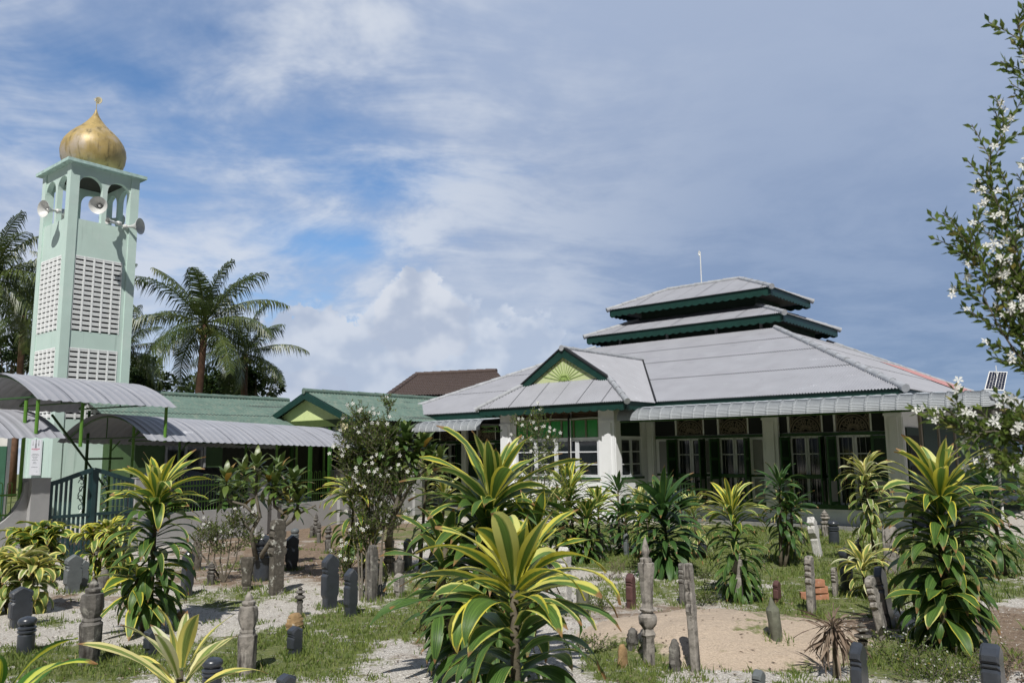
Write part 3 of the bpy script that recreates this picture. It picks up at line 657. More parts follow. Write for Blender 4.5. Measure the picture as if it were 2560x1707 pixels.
# right side wall: door, posts
mb = MB(); mb.bx(1.602, 1.66, 1.6, 1.75, 0, 3.1); mb.bx(1.602, 1.66, 3.4, 3.55, 0, 3.1); mb.bx(1.602, 1.66, 5.3, 5.5, 0, 3.1); C_('side_post', mb, K['cream'])
mb = MB(); mb.bx(1.602, 1.64, .35, 1.45, .05, 2.5, 0); mb.bx(1.602, 1.64, 1.9, 3.3, .5, 2.9, 0); mb.bx(1.602, 1.64, 3.65, 5.2, .3, 2.9, 0); mb.bx(1.602, 1.64, 5.6, 8.4, .3, 2.9, 0); mb.bx(1.602, 1.64, 8.9, 15, .3, 2.9, 0)
for z in (.2, .95, 1.7): mb.bx(1.641, 1.655, .45, 1.35, z, z+.6, 1)
C_('door', mb, [K['dgreen'], K['gap']])
# awnings
def awning(u0, u1, vin, vout, z, name='awning', mitre=None, flip=None):
    D = vin-vout; R = .30; prof = [(vin, z+.40), (vin-.3*D, z+.38), (vin-.55*D, z+.352)]; cv, cz = vout+R, z+.04; n = 13
    for i in range(n+1):
        a = R_(96+(188-96)*i/n); q = (cv+R*cos(a), cz+R*sin(a)); prof.append(q)
        if i < n: prof.append((q[0]+.012, q[1]-.009))
    ds = sorted((v-vout, zz) for v, zz in prof)
    def Z(d):
        if d <= ds[0][0]: return ds[0][1]
        for (a, za), (b, zb) in zip(ds, ds[1:]):
            if a <= d <= b: return za+(zb-za)*(d-a)/max(1e-6, b-a)
        return ds[-1][1]
    mb = MB(); vs = []; us = []; u = u0; pw = .33
    while u < u1-.02:
        for f, h in ((0, 0), (.05, .026), (.16, .030), (.22, .012), (.5, .004), (.97, 0)): us.append((min(u+f*pw, u1), h))
        u += pw
    us.append((u1, 0)); k = len(prof)
    for (x, h) in us:
        for j, (v, zz) in enumerate(prof):
            jn = min(j+2, k-1); jp = max(j-2, 0); tx, tz = prof[jn][0]-prof[jp][0], prof[jn][1]-prof[jp][1]; l = math.hypot(tx, tz) or 1
            nx, nz = tz/l, -tx/l
            a, b = v+nx*h, zz+nz*h
            if mitre is not None:
                e = abs(mitre-x); dd = v-vout
                if e < dd:   # past the mitre line: fold onto it
                    a = vout+e; b = Z(e)
            vs.append((x, a, b) if flip is None else flip(x, a, b))
    fs = [(i*k+j, (i+1)*k+j, (i+1)*k+j+1, i*k+j+1) for i in range(len(us)-1) for j in range(k-1)]
    mb.add(vs, fs); return C_(name, mb, K['awning'])
aw = awning(-5.22, 3.98, -.80, -2.02, 2.83, mitre=3.98)
awning(-16.3, -10.45, -.80, -2.02, 2.72)
awning(-2.02, 16.0, 2.1, 0, 2.83, mitre=-2.02, flip=lambda x, a, b: (3.98-a, x, b))
mb = MB(); mb.bx(-5.15, 3.75, -1.92, -.05, 3.0, 3.02); mb.bx(1.62, 3.7, -.049, 15.5, 3.0, 3.02); C_('awning_shade_plate', mb, mat('awning_shade', (.06, .06, .055), .9), aw); mb = MB(); mb.bx(-16.2, -10.5, -1.92, -.05, 2.89, 2.91); C_('awning_shade_plate', mb, bpy.data.materials['awning_shade'], aw)  # dark plates added to cut light bounced off the awning undersides
mb = MB(); caps(mb, (3.93, -1.97, 3.02), (2.9, -.93, 3.19), .06, .3); C_('awning_ridge', mb, K['cap'], aw, smooth='auto')
mb = MB()
for u in (-4.9, -3.2, -1.5, .2, 1.9, 3.9): mb.tube([(u, -.1, 2.95), (u, -1.95, 2.80)], .02, 5)
mb.tube([(-5.2, -1.9, 2.80), (3.9, -1.9, 2.80)], .02, 5); C_('awning_bracket', mb, K['limedk'], aw)
mb = MB()
for z in (2.66, 2.82): mb.tube([(-10.42, -1.92, z), (-9.75, -1.92, z)], .018, 5)
mb.tube([(-9.75, -1.92, 2.82), (-9.72, -1.92, 2.64), (-9.4, -1.85, 2.75)], .018, 5); mb.tube([(-10.4, -1.92, 2.82), (-10.08, -1.92, 2.67), (-9.78, -1.92, 2.8)], .01, 4); C_('awning_bracket', mb, K['lime'])
mb = MB(); mb.tube([(3.9, 2.5, 0), (3.9, 2.5, 2.9)], .03, 6); C_('awning_post', mb, K['limedk'], aw)
# green railing in front of the facade
mb = MB(); mb.bx(-5.1, -3.6, -.72, -.68, 1.06, 1.11); mb.bx(-5.1, -3.6, -.72, -.68, .2, .24)
for i in range(17): mb.bx(-5.08+.09*i, -5.05+.09*i, -.71, -.69, .24, 1.06)
mb.bx(-5.1, -5.05, -.725, -.675, 0, 1.06); mb.bx(-3.65, -3.6, -.725, -.675, 0, 1.06)
o = mb.build('railing', mat('faded_green_rail', (.12, .22, .10)), None, loc=O3, rot=(0, 0, AU)); tag(o, 'faded green railing standing before the shaded wall right of the porch', 'railing')
# ------------------------------------------------------------------ minaret
TW = 2.10; TY = 24.0; tc_ = Dp(141, 1000, TY); TA = R_(51.3)
tower = empty('minaret', (tc_.x, tc_.y, 0), TA, 'tall mint-green square minaret with white louvre blocks and a gold onion dome', 'minaret')
kz = lambda z: 2+(z-2)*1.2
def Cb(name, mb, mats, par=None, **k): return mb.build(name, mats, par or tower, **k)
ZS, ZT = kz(8.17), kz(9.63)
mb = MB(); lv = [(kz(5.22), kz(7.2)), (kz(2.95), kz(4.78))]; L0, L1 = .27, TW-.37+.02
# four walls with recessed louvre panels, built as frames
def tw_wall(o, ax, nrm, l0, l1):
    o, ax, nrm = Vector(o), Vector(ax), Vector(nrm)
    zs = [0]+[q for a, b in sorted(lv) for q in (a, b)]+[ZS]
    def q(a, b, z0, z1, th=.12):
        p = [o+ax*a, o+ax*b]; vs = [Vector((w.x, w.y, z)) for w in (p[0], p[1], p[1]-nrm*th, p[0]-nrm*th) for z in (z0, z1)]
        mb.add(vs, [(0, 2, 3, 1), (2, 4, 5, 3), (4, 6, 7, 5), (6, 0, 1, 7), (1, 3, 5, 7), (0, 6, 4, 2)])
    q(0, l0, 0, ZS); q(l1, TW, 0, ZS)
    for a, b in zip(zs[::2], zs[1::2]): q(l0, l1, a, b)
    q(l0, l1, zs[-1], ZS) if False else None
faces = [((0, 0, 0), (1, 0, 0), (0, -1, 0), .27, TW-.37), ((0, 0, 0), (0, 1, 0), (-1, 0, 0), .33, TW-.25), ((0, TW, 0), (1, 0, 0), (0, 1, 0), .3, TW-.3), ((TW, 0, 0), (0, 1, 0), (1, 0, 0), .3, TW-.3)]
for f in faces: tw_wall(*f)
mb.bx(.12, TW-.12, .12, TW-.12, ZS-.12, ZS-.02)
Cb('shaft', mb, K['mint'])
mb = MB(); mb.bx(.3, TW-.3, .3, TW-.3, .1, ZS-.3); Cb('shaft_core', mb, K['gap'])
# corner pilasters
PWd = .24
for (x, y) in ((0, 0), (TW, 0), (0, TW), (TW, TW)):
    mb = MB(); sx = 1 if x == 0 else -1; sy = 1 if y == 0 else -1; e = .035
    mb.bx(x-sx*e, x+sx*PWd, y-sy*e, y+sy*PWd, 0, ZT); Cb('corner_pilaster', mb, K['mint'])
# louvre panels
def louvre(o, ax, nrm, l0, l1, z0, z1, rows, cols=5):
    o, ax, nrm = Vector(o), Vector(ax), Vector(nrm); mb = MB(); W_ = l1-l0; rh = (z1-z0)/rows; rot = math.atan2(ax.y, ax.x)
    def b(a, c, za, zb, off, th):
        p = o+ax*((a+c)/2)-nrm*(off+th/2); mb.box((p.x, p.y, (za+zb)/2), (c-a, th, zb-za), rz=rot)
    for i in range(cols+1):
        w = .045 if 0 < i < cols else .028; x = l0+W_*i/cols; b(max(l0, x-w/2), min(l1, x+w/2), z0, z1, -.012, .08)
    for j in range(rows):
        z = z0+rh*j
        b(l0, l1, z+rh*.38, z+rh*.66, .0, .03); b(l0, l1, z+rh*.70, z+rh*1.0, -.006, .03)
        b(l0, l1, z+rh*.64, z+rh*.72, .016, .02)
    return mb
for f in faces:
    for (a, b), n in zip(lv, (15, 14)):
        Cb('louvre_panel', louvre(f[0], f[1], f[2], f[3], f[4], a, b, n), K['white'])
# belfry: each side an arcade of two round arches
def arcade(o, ax, nrm):
    o, ax, nrm = Vector(o), Vector(ax), Vector(nrm); mb = MB(); a0, a1 = .24, TW-.24; cm = (a0+a1)/2; pw = .075; th = .16
    zsp = kz(9.08); r = (cm-pw-a0)/2; zt = zsp+r
    poly = [(a0, ZT), (a0, zsp)]
    for c in (a0+r, cm+pw+r):
        for i in range(13): an = pi-pi*i/12; poly.append((c+r*cos(an), zsp+r*sin(an)*1.0))
    poly += [(a1, zsp), (a1, ZT)]
    # top piece above the arches
    k = [(a0, ZT)]+poly[1:-1]+[(a1, ZT)]
    mb.prism(k, o-nrm*th, ax, (0, 0, 1), nrm*th, 0)
    mb.prism([(cm-pw, ZS), (cm+pw, ZS), (cm+pw, zsp+.001), (cm-pw, zsp+.001)], o-nrm*th, ax, (0, 0, 1), nrm*th, 0)
    return mb
for f in faces: Cb('arcade', arcade(*f[:3]), [K['mint']])
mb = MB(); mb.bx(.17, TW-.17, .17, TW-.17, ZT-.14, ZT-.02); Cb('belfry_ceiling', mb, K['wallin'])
ov = .20; mb = MB(); mb.bx(-ov, TW+ov, -ov, TW+ov, ZT, ZT+.10); Cb('roof_slab', mb, mat('stained_slab', (.40, .55, .52), .8, .2, 6, col2=(.16, .18, .17), c2s=5, c2t=(.6, .7)))
c = TW/2; dz = ZT+.10; k = 1.2
DS = 1.10
dp = [(.62, 0), (.66, .12), (.72, .16), (.80, .30), (.862, .48), (.885, .66), (.86, .86), (.79, 1.04), (.68, 1.20), (.53, 1.36), (.40, 1.49), (.29, 1.61), (.19, 1.74), (.11, 1.86), (.055, 1.98), (.03, 2.06), (.02, 2.10)]
dp = [(a*DS, b*DS) for a, b in dp]
mb = MB(); mb.lathe(dp, 48, (c, c, dz), flute=lambda a, z: 1+.028*abs(cos(a*12))*(1 if .2 < z < 1.6 else .2)); dome = Cb('dome', mb, K['gold'], smooth=True)
mb = MB(); zf = dz+2.06*DS; mb.tube([(c, c, zf), (c, c, zf+.30)], .014, 6)
st = [];
for i in range(10): rr = .09 if i % 2 == 0 else .036; a = pi/2+pi*i/5; st.append((rr*cos(a), rr*sin(a)))
vw = Vector((cos(R_(-12)), sin(R_(-12)), 0)); 
ang = -R_(51.3)+R_(4); vx = Vector((cos(ang), sin(ang), 0)); vn = Vector((-sin(ang), cos(ang), 0))*.012
mb.prism([(x-.03, y+.10) for x, y in st], (c, c, zf+.30), vx, (0, 0, 1), vn)
cr = [( .05+.125*cos(a), .09+.125*sin(a)) for a in [R_(-130+260*i/20) for i in range(21)]]+[(.02+.11*cos(a), .09+.11*sin(a)) for a in [R_(118-236*i/20) for i in range(21)]]
mb.prism(cr, (c, c, zf+.28), vx, (0, 0, 1), vn)
Cb('crescent_finial', mb, mat('pale_gold', (.55, .5, .34), .4, .1, metal=.3), dome)
# plaque on the minaret
def onface(px_, py_, fi):
    d = ray(px_, py_); n = Vector((sin(TA), -cos(TA), 0)) if fi == 0 else Vector((-cos(TA), -sin(TA), 0)); o = Vector((tc_.x, tc_.y, 0))
    t = (o-Vector(Cc)).dot(n)/Vector(d).dot(n); p = Vector(Cc)+Vector(d)*t; q = Matrix.Rotation(-TA, 3, 'Z')@(p-o); return q
a, b = onface(80, 1187, 1), onface(111, 1098, 1)
y0, y1, z0, z1 = max(a.y, b.y), min(a.y, b.y), a.z, b.z; y0 = min(y0, TW-.05)
sign = empty('notice_board', (tc_.x, tc_.y, 0), TA, 'tall narrow white notice board with pink heading on the left face of the minaret', 'notice board')
mb = MB(); mb.bx(-.085, -.04, y1, y0, z0, z1); mb.build('board', mat('notice_white', (.66, .67, .72), .4, .02), sign)
mb = MB(); yc = (y0+y1)/2; w = (y0-y1); H_ = z1-z0
def ln(zf, wf, t, mi, n=1, off=0):
    rnd = random.Random(int(zf*1000)); x = yc+w*wf/2+off*w
    end = x-w*wf
    while x > end: l = rnd.uniform(.03, .09)*w; mb.bx(-.0865, -.0855, max(end, x-l), x, z1-H_*zf-t/2, z1-H_*zf+t/2, mi); x -= l+.018*w
ln(.265, .82, .030, 1); ln(.30, .45, .012, 1)
for z_, w_ in ((.405, .6), (.445, .78), (.49, .55), (.53, .38), (.575, .6), (.635, .32), (.67, .4), (.775, .62)): ln(z_, w_, .016, 0)
ln(.90, .16, .01, 0, off=-.28)
mb.build('printed_lines', [K['ink'], K['pink']], sign)
for q, s_, mi in ((-.0, .17, 0), (.3, .08, 1), (-.28, .10, 0)):
    mb = MB(); mb.prism([(x*s_*w*1.0, y*s_*w*1.2) for x, y in ((-.5, -1), (.5, -1), (.45, -.2), (.2, .1), (.28, .6), (0, 1.1), (-.28, .6), (-.2, .1), (-.45, -.2))], (-.0865, yc+q*w, z1-H_*.10), (0, -1, 0), (0, 0, 1), (.001, 0, 0)); mb.build('emblem', K['ink'] if mi == 0 else K['pale'], sign)
# horn loudspeakers
def horn(px_, py_, Y, direc, label, r=.26, tilt=-.12):
    p = Dp(px_, py_, Y); d = Vector(direc); d.z = tilt; d.normalize()
    mb = MB(); pr = []; L = .42
    for i in range(11): t = i/10; pr.append((.035+(r-.035)*t**2.3, L*t))
    pr2 = [(rr-.008, z) for rr, z in reversed(pr)]
    vs = pr+[(r+.008, L), (r+.008, L+.012), (r-.008, L+.004)]+pr2[1:-1]+[(.004, .06)]
    mb.lathe(vs, 28, (0, 0, -L))
    q = d.to_track_quat('Z', 'Y').to_matrix()
    t_ = empty('loudspeaker', p, 0, label, 'loudspeaker', 'horn loudspeakers on the minaret')
    def rr_(m): m.v = [tuple(q@Vector(v)) for v in m.v]; return m
    rr_(mb).build('horn_bell', K['horn'], t_, smooth='auto')
    mb = MB(); mb.lathe([(.02, -.30), (.05, -.28), (.055, -.2), (.03, -.12), (.0, -.10)], 12, (0, 0, 0)); rr_(mb).build('horn_centre', K['steel'], t_, smooth=True)
    mb = MB(); mb.lathe([(.05, -L-.16), (.075, -L-.14), (.075, -L-.03), (.04, -L)], 14, (0, 0, 0)); rr_(mb).build('driver', K['horn'], t_, smooth='auto')
    e = q@Vector((0, 0, -L-.05)); mb = MB(); mb.tube([e, e-Vector((d.x, d.y, 0))*.3+Vector((0, 0, -.08))], .014, 6); mb.build('bracket', K['steel'], t_)
    return t_
n0 = Vector((sin(TA), -cos(TA), 0)); n1 = Vector((-cos(TA), -sin(TA), 0))
horn(40+450/6.533, 380+930/6.533, 23.9, Vector((-.4, -.92, 0)), 'white horn loudspeaker facing left on the left side of the minaret belfry')
horn(40+1340/6.533, 380+870/6.533, 23.7, Vector((.22, -.97, 0)), 'grey horn loudspeaker with dark throat hanging in front of the middle of the belfry', tilt=-.2)
horn(40+2025/6.533, 380+1215/6.533, 25.3, Vector((.95, -.10, 0)), 'grey horn loudspeaker sticking out past the right edge of the minaret', tilt=-.02)
horn(40+1500/6.533, 380+1130/6.533, 24.6, Vector((-.2, -.9, .1)), 'small white reflex speaker low in the right arch of the belfry', r=.09)
horn(40+770/6.533, 380+1050/6.533, 26.2, Vector((-.6, .7, 0)), 'rear horn loudspeaker seen through the left arches of the belfry')
horn(40+1700/6.533, 380+1150/6.533, 26.4, Vector((.5, .8, 0)), 'rear horn loudspeaker seen through the right arch of the belfry')
# ------------------------------------------------------------------ boundary wall, fence and gate
FO = Vector((-5.75, 21.77, 0)); FA = R_(90-29.3); fdv = Vector((cos(FA), sin(FA), 0)); pdv = Vector((-sin(FA), cos(FA), 0))
def obj_f(label, name, cat, group=None, s=0): return empty(name, FO+fdv*s, FA, label, cat, group)
def pillar(s0, s1, h, label, w=None):
    t = obj_f(label, 'gate_post' if 'gate' in label else 'wall_pillar', 'pillar', 'rendered pillars of the boundary wall', s0); mb = MB(); w = w or (s1-s0)
    mb.bx(0, s1-s0, 0, w, 0, h); o = mb.build('shaft', K['concrete'], t); mb = MB(); mb.bx(-.01, s1-s0+.01, -.01, w+.01, h, h+.02); mb.build('cap', K['concrete'], t)
pillar(-7.165, -6.80, 1.58, 'square grey gate post left of the dark green gate')
pillar(-4.93, -4.55, 1.52, 'square grey gate post right of the dark green gate')
pillar(-1.49, -1.13, 1.48, 'grey wall pillar behind the frangipani tree')
pillar(1.60, 1.98, 1.52, 'grey wall pillar behind the tall white-flowered shrub')
pillar(5.2, 5.58, 1.52, 'grey wall pillar nearest the mosque')
pillar(-11.3, -10.95, 1.55, 'grey wall pillar at the far left end of the wall')
def wallseg(s0, s1, h, hp, label, c0=True, c1=True, r=.62):
    t = obj_f(label, 'boundary_wall', 'wall', 'low rendered boundary walls', s0); L = s1-s0; poly = [(0, 0), (L, 0)]
    if c1: poly += [(L, hp-.02)]+[(L-r+r*cos(R_(-a))*1.0 if False else L-.06-(r)*(1-cos(R_(a))), hp-.04-(hp-h-.04)*sin(R_(a))) for a in range(0, 91, 9)]
    else: poly += [(L, h)]
    if c0: poly += [(.06+r*(1-cos(R_(a))), hp-.04-(hp-h-.04)*sin(R_(a))) for a in range(90, -1, -9)]+[(0, hp-.02)]
    else: poly += [(0, h)]
    mb = MB(); mb.prism(poly, (0, .10, 0), (1, 0, 0), (0, 0, 1), (0, .13, 0)); mb.build('panel', K['concrete'], t)
wallseg(-4.549, -1.491, .71, 1.5, 'low grey wall with curved shoulder between gate and frangipani', r=.4)
wallseg(-1.129, 1.599, .71, 1.48, 'low grey wall with curved shoulders behind the carved stones')
wallseg(1.981, 5.199, .71, 1.5, 'low grey wall behind the tall white-flowered shrub')
wallseg(-10.949, -7.166, .55, 1.57, 'low grey wall with a swept curve left of the gate', r=1.15)
def fence(s0, s1, label):
    t = obj_f(label, 'picket_fence', 'fence', 'green hoop-topped fences on the wall', s0); L = s1-s0; y = .165
    for z in (.93, 1.30): mb = MB(); mb.bx(.0, L, y-.018, y+.018, z-.018, z+.018); mb.build('rail', K['lime'], t)
    n = int(L/.172)
    for i in range(n):
        x = .05+.172*i+(L-.172*n)/2; mb = MB(); mb.tube([(x, y, .72), (x, y, 1.49)]+[(x+.043-.043*cos(pi*k/6), y, 1.49+.043*sin(pi*k/6)) for k in range(1, 6)]+[(x+.086, y, 1.49), (x+.086, y, .72)], .0085, 5, cap=False)
        mb.build('hoop_picket', K['lime'], t)
fence(-4.5, -1.53, 'green hoop-topped fence on the wall right of the gate, in front of the parked car')
fence(-1.1, 1.57, 'green hoop-topped fence on the wall behind the carved stones')
fence(2.0, 5.18, 'green hoop-topped fence on the wall right of the second pillar')
fence(-10.9, -7.35, 'green hoop-topped fence left of the gate')
# gate of two leaves
gate = obj_f('dark green double metal gate with peaked top and scroll ornaments', 'gate', 'gate', None, -6.80)
GW = 1.87; gm = GW/2
def leaf(x0, x1, hin, hout, inner):
    # inner = +1 if the meeting stile is at x1
    L = x1-x0; xs = lambda t: x0+L*t
    def top(t): q = t if inner > 0 else 1-t; return hout+(hin-hout)*(.72*q+.28*sm(0, 1, q))
    mb = MB(); n = 12
    pts = [(xs(i/n), .05, top(i/n)-.03) for i in range(n+1)]
    for a, b in zip(pts, pts[1:]): mb.prism([(0, -.045), (1, -.045), (1, .045), (0, .045)], a, Vector(b)-Vector(a), (0, 0, 1), (0, .05, 0))
    mb.bx(x0, x0+.04, .05, .10, .06, top(0)-.07); mb.bx(x1-.04, x1, .05, .10, .06, top(1)-.07)
    mb.bx(x0+.04, x1-.04, .05, .10, .06, .11); mb.bx(x0+.04, x1-.04, .048, .102, .80, .86)
    lf = mb.build('gate_leaf', K['gate'], gate)
    orn = (.62, .86) if inner > 0 else (.14, .38); k = 9
    for i in range(k):
        t = (i+.65)/(k+.3)
        if orn[0]-.02 < t < orn[1]+.02: mb = MB(); mb.bx(xs(t)-.022, xs(t)+.022, .06, .09, .11, .80)
        else: mb = MB(); mb.bx(xs(t)-.022, xs(t)+.022, .06, .09, .861, top(t)-.06); mb.bx(xs(t)-.026, xs(t)+.026, .06, .09, .11, .80)
        mb.build('bar', K['gate'], lf)
    mb = MB(); cx = xs((orn[0]+orn[1])/2); w = L*(orn[1]-orn[0])/2*.8; zt = top((orn[0]+orn[1])/2)
    for (z, s_) in ((.98, 1), (1.16, -1), (1.34, 1), (zt-.22, -1)):
        mb.tube([(cx+s_*w*(1-a/9)*cos(a*.8)*.8, .075, z+w*(1-a/9)*sin(a*.8)) for a in range(9)], .009, 5)
    mb.tube([(cx+w*.7*sin(a*.7), .075, .88+(zt-.98)*a/14) for a in range(15)], .010, 5); mb.lathe([(.001, -.05), (.05, 0), (.001, .05)], 10, (cx, .075, zt-.12))
    mb.build('scroll_ornament', K['gate'], lf)
leaf(.01, gm-.02, 1.76, 1.50, 1); leaf(gm+.02, GW-.01, 1.76, 1.50, -1)
mb = MB(); mb.bx(gm-.045, gm+.045, .035, .048, .06, 1.74); mb.build('cover_strip', K['gate'], gate)
# ------------------------------------------------------------------ barrel canopies
def barrel(label, s0, s1, zn0, zn1, rise, width, zfar=None, posts=(), raised=False):
    t = obj_f(label, 'barrel_canopy', 'canopy', 'corrugated barrel canopies', s0); L = s1-s0; n = int(L/.035); k = 16; zf0 = zfar or zn0
    mb = MB(); vs = []
    def pt(i, j, dz=0):
        s_ = L*i/n; q = j/k; z0 = zn0+(zn1-zn0)*i/n; zf = zf0+(zn1-zn0)*i/n
        return (s_, -.35+width*q, z0+(zf-z0)*q+rise*sin(pi*q)**.9 + dz)
    for i in range(n+1):
        ph = (L*i/n) % .205; w = .018 if ph < .05 else (.009 if ph < .075 or ph > .18 else 0)
        for j in range(k+1): vs.append(pt(i, j, w))
    mb.add(vs, [(i*(k+1)+j, (i+1)*(k+1)+j, (i+1)*(k+1)+j+1, i*(k+1)+j+1) for i in range(n) for j in range(k)])
    for i in range(20, n, 23):
        mb.add([Vector(pt(i, j, .021))+Vector((dx_, 0, 0)) for j in range(k+1) for dx_ in (0, .010)], [(2*j, 2*j+1, 2*j+3, 2*j+2) for j in range(k)], 1)
    mb.build('roof_sheet', [K['roof'], K['gap']], t)
    fr = [0, n] if not raised else [0, n//2, n]
    if L > 4: fr = [int(n*i/4) for i in range(5)]
    for i in fr:
        i = max(4, min(n-4, i)); mb = MB(); mb.tube([Vector(pt(i, j))-Vector((0, 0, .05)) for j in range(1, k)], .025, 6)
        a, b = Vector(pt(i, 1)), Vector(pt(i, k-1)); mb.tube([a-Vector((0, 0, .06)), b-Vector((0, 0, .06))], .018, 5); m_ = (a+b)/2; mb.tube([Vector(pt(i, 8))-Vector((0, 0, .05)), m_-Vector((0, 0, .06))], .014, 5)
        mb.build('rib', K['limedk'], t)
    for (ps, py, zb) in posts:
        mb = MB(); i = int(n*min(1, max(0, ps/L))); q = (py+.35)/width*k; z = pt(i, q)[2]-.04; mb.tube([(ps, py, zb), (ps, py, z)], .032, 8); mb.tube([(ps+.25, py, z-.05), (ps, py, z-.32)], .015, 5); mb.build('post', K['lime'], t)
    return t
barrel('long grey barrel canopy over the walkway behind the fence, right of the gate', -4.95, 1.95, 2.33, 2.17, .62, 3.3, None, [(.25, .5, 0), (4.05, -.02, .7), (1.2, 2.7, 0), (3.2, 2.7, 0), (5.4, .6, 0), (6.5, .6, 0), (5.4, 2.6, 0)])
barrel('raised grey barrel canopy above the gate in front of the minaret', -7.37, -4.27, 3.08, 3.06, .62, 3.6, None, [], True)
barrel('grey barrel canopy left of the gate at the picture edge', -12.5, -6.77, 2.30, 2.36, .60, 3.3, None, [(4.35, -.05, 0), (4.6, 2.6, 0)])
# steel posts that carry the raised canopy
t = obj_f('green steel frame carrying the raised canopy over the gate', 'canopy_frame', 'frame', None, -7.37)
for (x, y, zb, zt) in ((.1, -.2, 2.45, 3.1), (1.0, -.2, 2.2, 3.1), (2.95, -.2, 2.3, 3.1), (.1, 3.0, 0, 3.1), (2.95, 2.6, 0, 3.1), (.1, 0.2, 0, 3.1), (1.7, 3.0, 2.6, 3.1)):
    mb = MB(); mb.tube([(x, y, zb), (x, y, zt)], .035, 8); mb.build('post', K['limedk' if y > 1 else 'lime'], t)
mb = MB(); mb.tube([(1.4, 1.5, 2.9), (2.95, 2.6, 1.9)], .03, 6); mb.tube([(2.95, 2.6, 1.9), (3.6, 2.6, 1.1)], .025, 6); mb.tube([(2.95, 2.6, 1.95), (3.9, 2.6, 1.95)], .025, 6); mb.build('brace', K['limedk'], t)
# ------------------------------------------------------------------ green-roofed buildings behind
def roofsheet(name, a, b, c, d, mats, par, pitch=.13, amp=.014, seams=()):
    a, b, c, d = map(Vector, (a, b, c, d)); mb = MB(); up = d-a; corr(mb, a, b, up, up.length, 0, 0, pitch, amp, seams, sub=4); return mb.build(name, mats, par)
# building A: ridge along v ; local axes of the mosque
bA = empty('green_roofed_hall', O3, AU, 'long low building with faded green roof and green walls behind the fence', 'building')
def uv(px_, py_, Y): p = Dp(px_, py_, Y)-O3; q = Matrix.Rotation(-AU, 3, 'Z')@p; return q
e0 = uv(320, 1060, 23.5); wu = e0.x; wv0 = e0.y+.25; wv1 = uv(700, 1060, 27.4).y
rA = uv(380, 983, 27.0); rz_ = rA.z; ru = wu-3.4
roofsheet('roof', (wu+.5, wv0-.6, 2.72), (wu+.5, wv1+2.6, 2.72), (ru, wv1+2.6, rz_), (ru, wv0-.6, rz_), [K['grroof'], K['gap']], bA, seams=(1.9,))
roofsheet('roof', (2*ru-wu-.5, wv1+2.6, 2.72), (2*ru-wu-.5, wv0-.6, 2.72), (ru, wv0-.6, rz_), (ru, wv1+2.6, rz_), [K['grroof'], K['gap']], bA)
mb = MB(); caps(mb, (ru, wv0-.6, rz_+.02), (ru, wv1+2.6, rz_+.02), .10, .55); mb.build('ridge_cap', K['grroof'], bA, smooth='auto')
lw = mat('green_wall', (.045, .085, .03), .7, .1)
wve = uv(560, 1060, 25.8).y; mb = MB(); mb.bx(2*ru-wu, wu, wv0, wve, 0, 2.75); mb.build('wall', lw, bA); mb = MB(); mb.bx(2*ru-wu, wu-.8, wve+.01, wv1+2.2, 0, 2.75); mb.build('bay_shade_block', K['wallin'], bA)  # solid dark block stands for the shade inside the open bay
vv = wv0+.9
for i, (wdt, kind) in enumerate(((1.3, 2), (.75, 1), (1.6, 0), (.9, 1), (1.8, 0), (1.2, 1))):
    if vv+wdt > wve: break
    mb = MB(); mb.bx(wu+.002, wu+.05, vv, vv+.06, .75, 2.35); mb.bx(wu+.002, wu+.05, vv+wdt-.06, vv+wdt, .75, 2.35); mb.bx(wu+.002, wu+.05, vv+.06, vv+wdt-.06, .75, .81); mb.bx(wu+.002, wu+.05, vv+.06, vv+wdt-.06, 2.29, 2.35)
    if kind == 2: mb.bx(wu+.002, wu+.05, vv+wdt/2-.04, vv+wdt/2+.04, .81, 2.29)
    w = mb.build('window', K['pale'], bA); mb = MB(); mb.bx(wu+.003, wu+.012, vv+.06, vv+wdt-.06, .81, 2.29); mb.build('pane', K['glass'], w); vv += wdt+.35
# building B with the yellow-green gable
bB = empty('gabled_hall', O3, AU, 'hall with a yellow-green boarded gable and faded green roof left of the mosque', 'building')
gB = uv(764, 980, 27.5); fL = uv(652, 1056, 27.5); vB = gB.y
cands = []
def frontpt(px_, py_, v):
    # pixel to plane v in mosque axes
    vdv = Vector((-sin(AU), cos(AU), 0)); d = Vector(ray(px_, py_)); t = ((O3+vdv*v)-Vector(Cc)).dot(vdv)/d.dot(vdv); return Matrix.Rotation(-AU, 3, 'Z')@(Vector(Cc)+d*t-O3)
ap, l_, r_ = frontpt(764, 979, vB), frontpt(652, 1056, vB), frontpt(885, 1055, vB)
uc = ap.x; hb = (r_.x-l_.x)/2*1.02; zb = (l_.z+r_.z)/2; za = ap.z; ln_ = 11
roofsheet('roof', (uc+hb, vB, zb), (uc+hb, vB+ln_, zb), (uc, vB+ln_, za), (uc, vB, za), [K['grroof'], K['gap']], bB, .13)
roofsheet('roof', (uc-hb, vB+ln_, zb), (uc-hb, vB, zb), (uc, vB, za), (uc, vB+ln_, za), [K['grroof'], K['gap']], bB, .13)
mb = MB(); caps(mb, (uc, vB-.05, za+.02), (uc, vB+ln_, za+.02), .10, .8); mb.build('ridge_cap', K['grroof'], bB, smooth='auto')
for s_ in (-1, 1):
    a = Vector((uc, vB-.05, za)); b = Vector((uc+s_*(hb+.05), vB-.05, zb-.03)); d = b-a; L = d.length; d.normalize()
    mb = MB(); mb.prism([(0, 0), (L, 0), (L-.12, .20), (0, .26)], a, d, (0, 0, -1), (0, .04, 0)); mb.build('barge_board', K['fascia'], bB)
    mb = MB(); mb.prism([(0, .10), (L-.1, .10), (L-.1, .13), (0, .13)], a+Vector((0, .045, 0)), d, (0, 0, -1), (0, .15, 0)); mb.build('soffit', mat('grey_soffit', (.34, .33, .31)), bB)
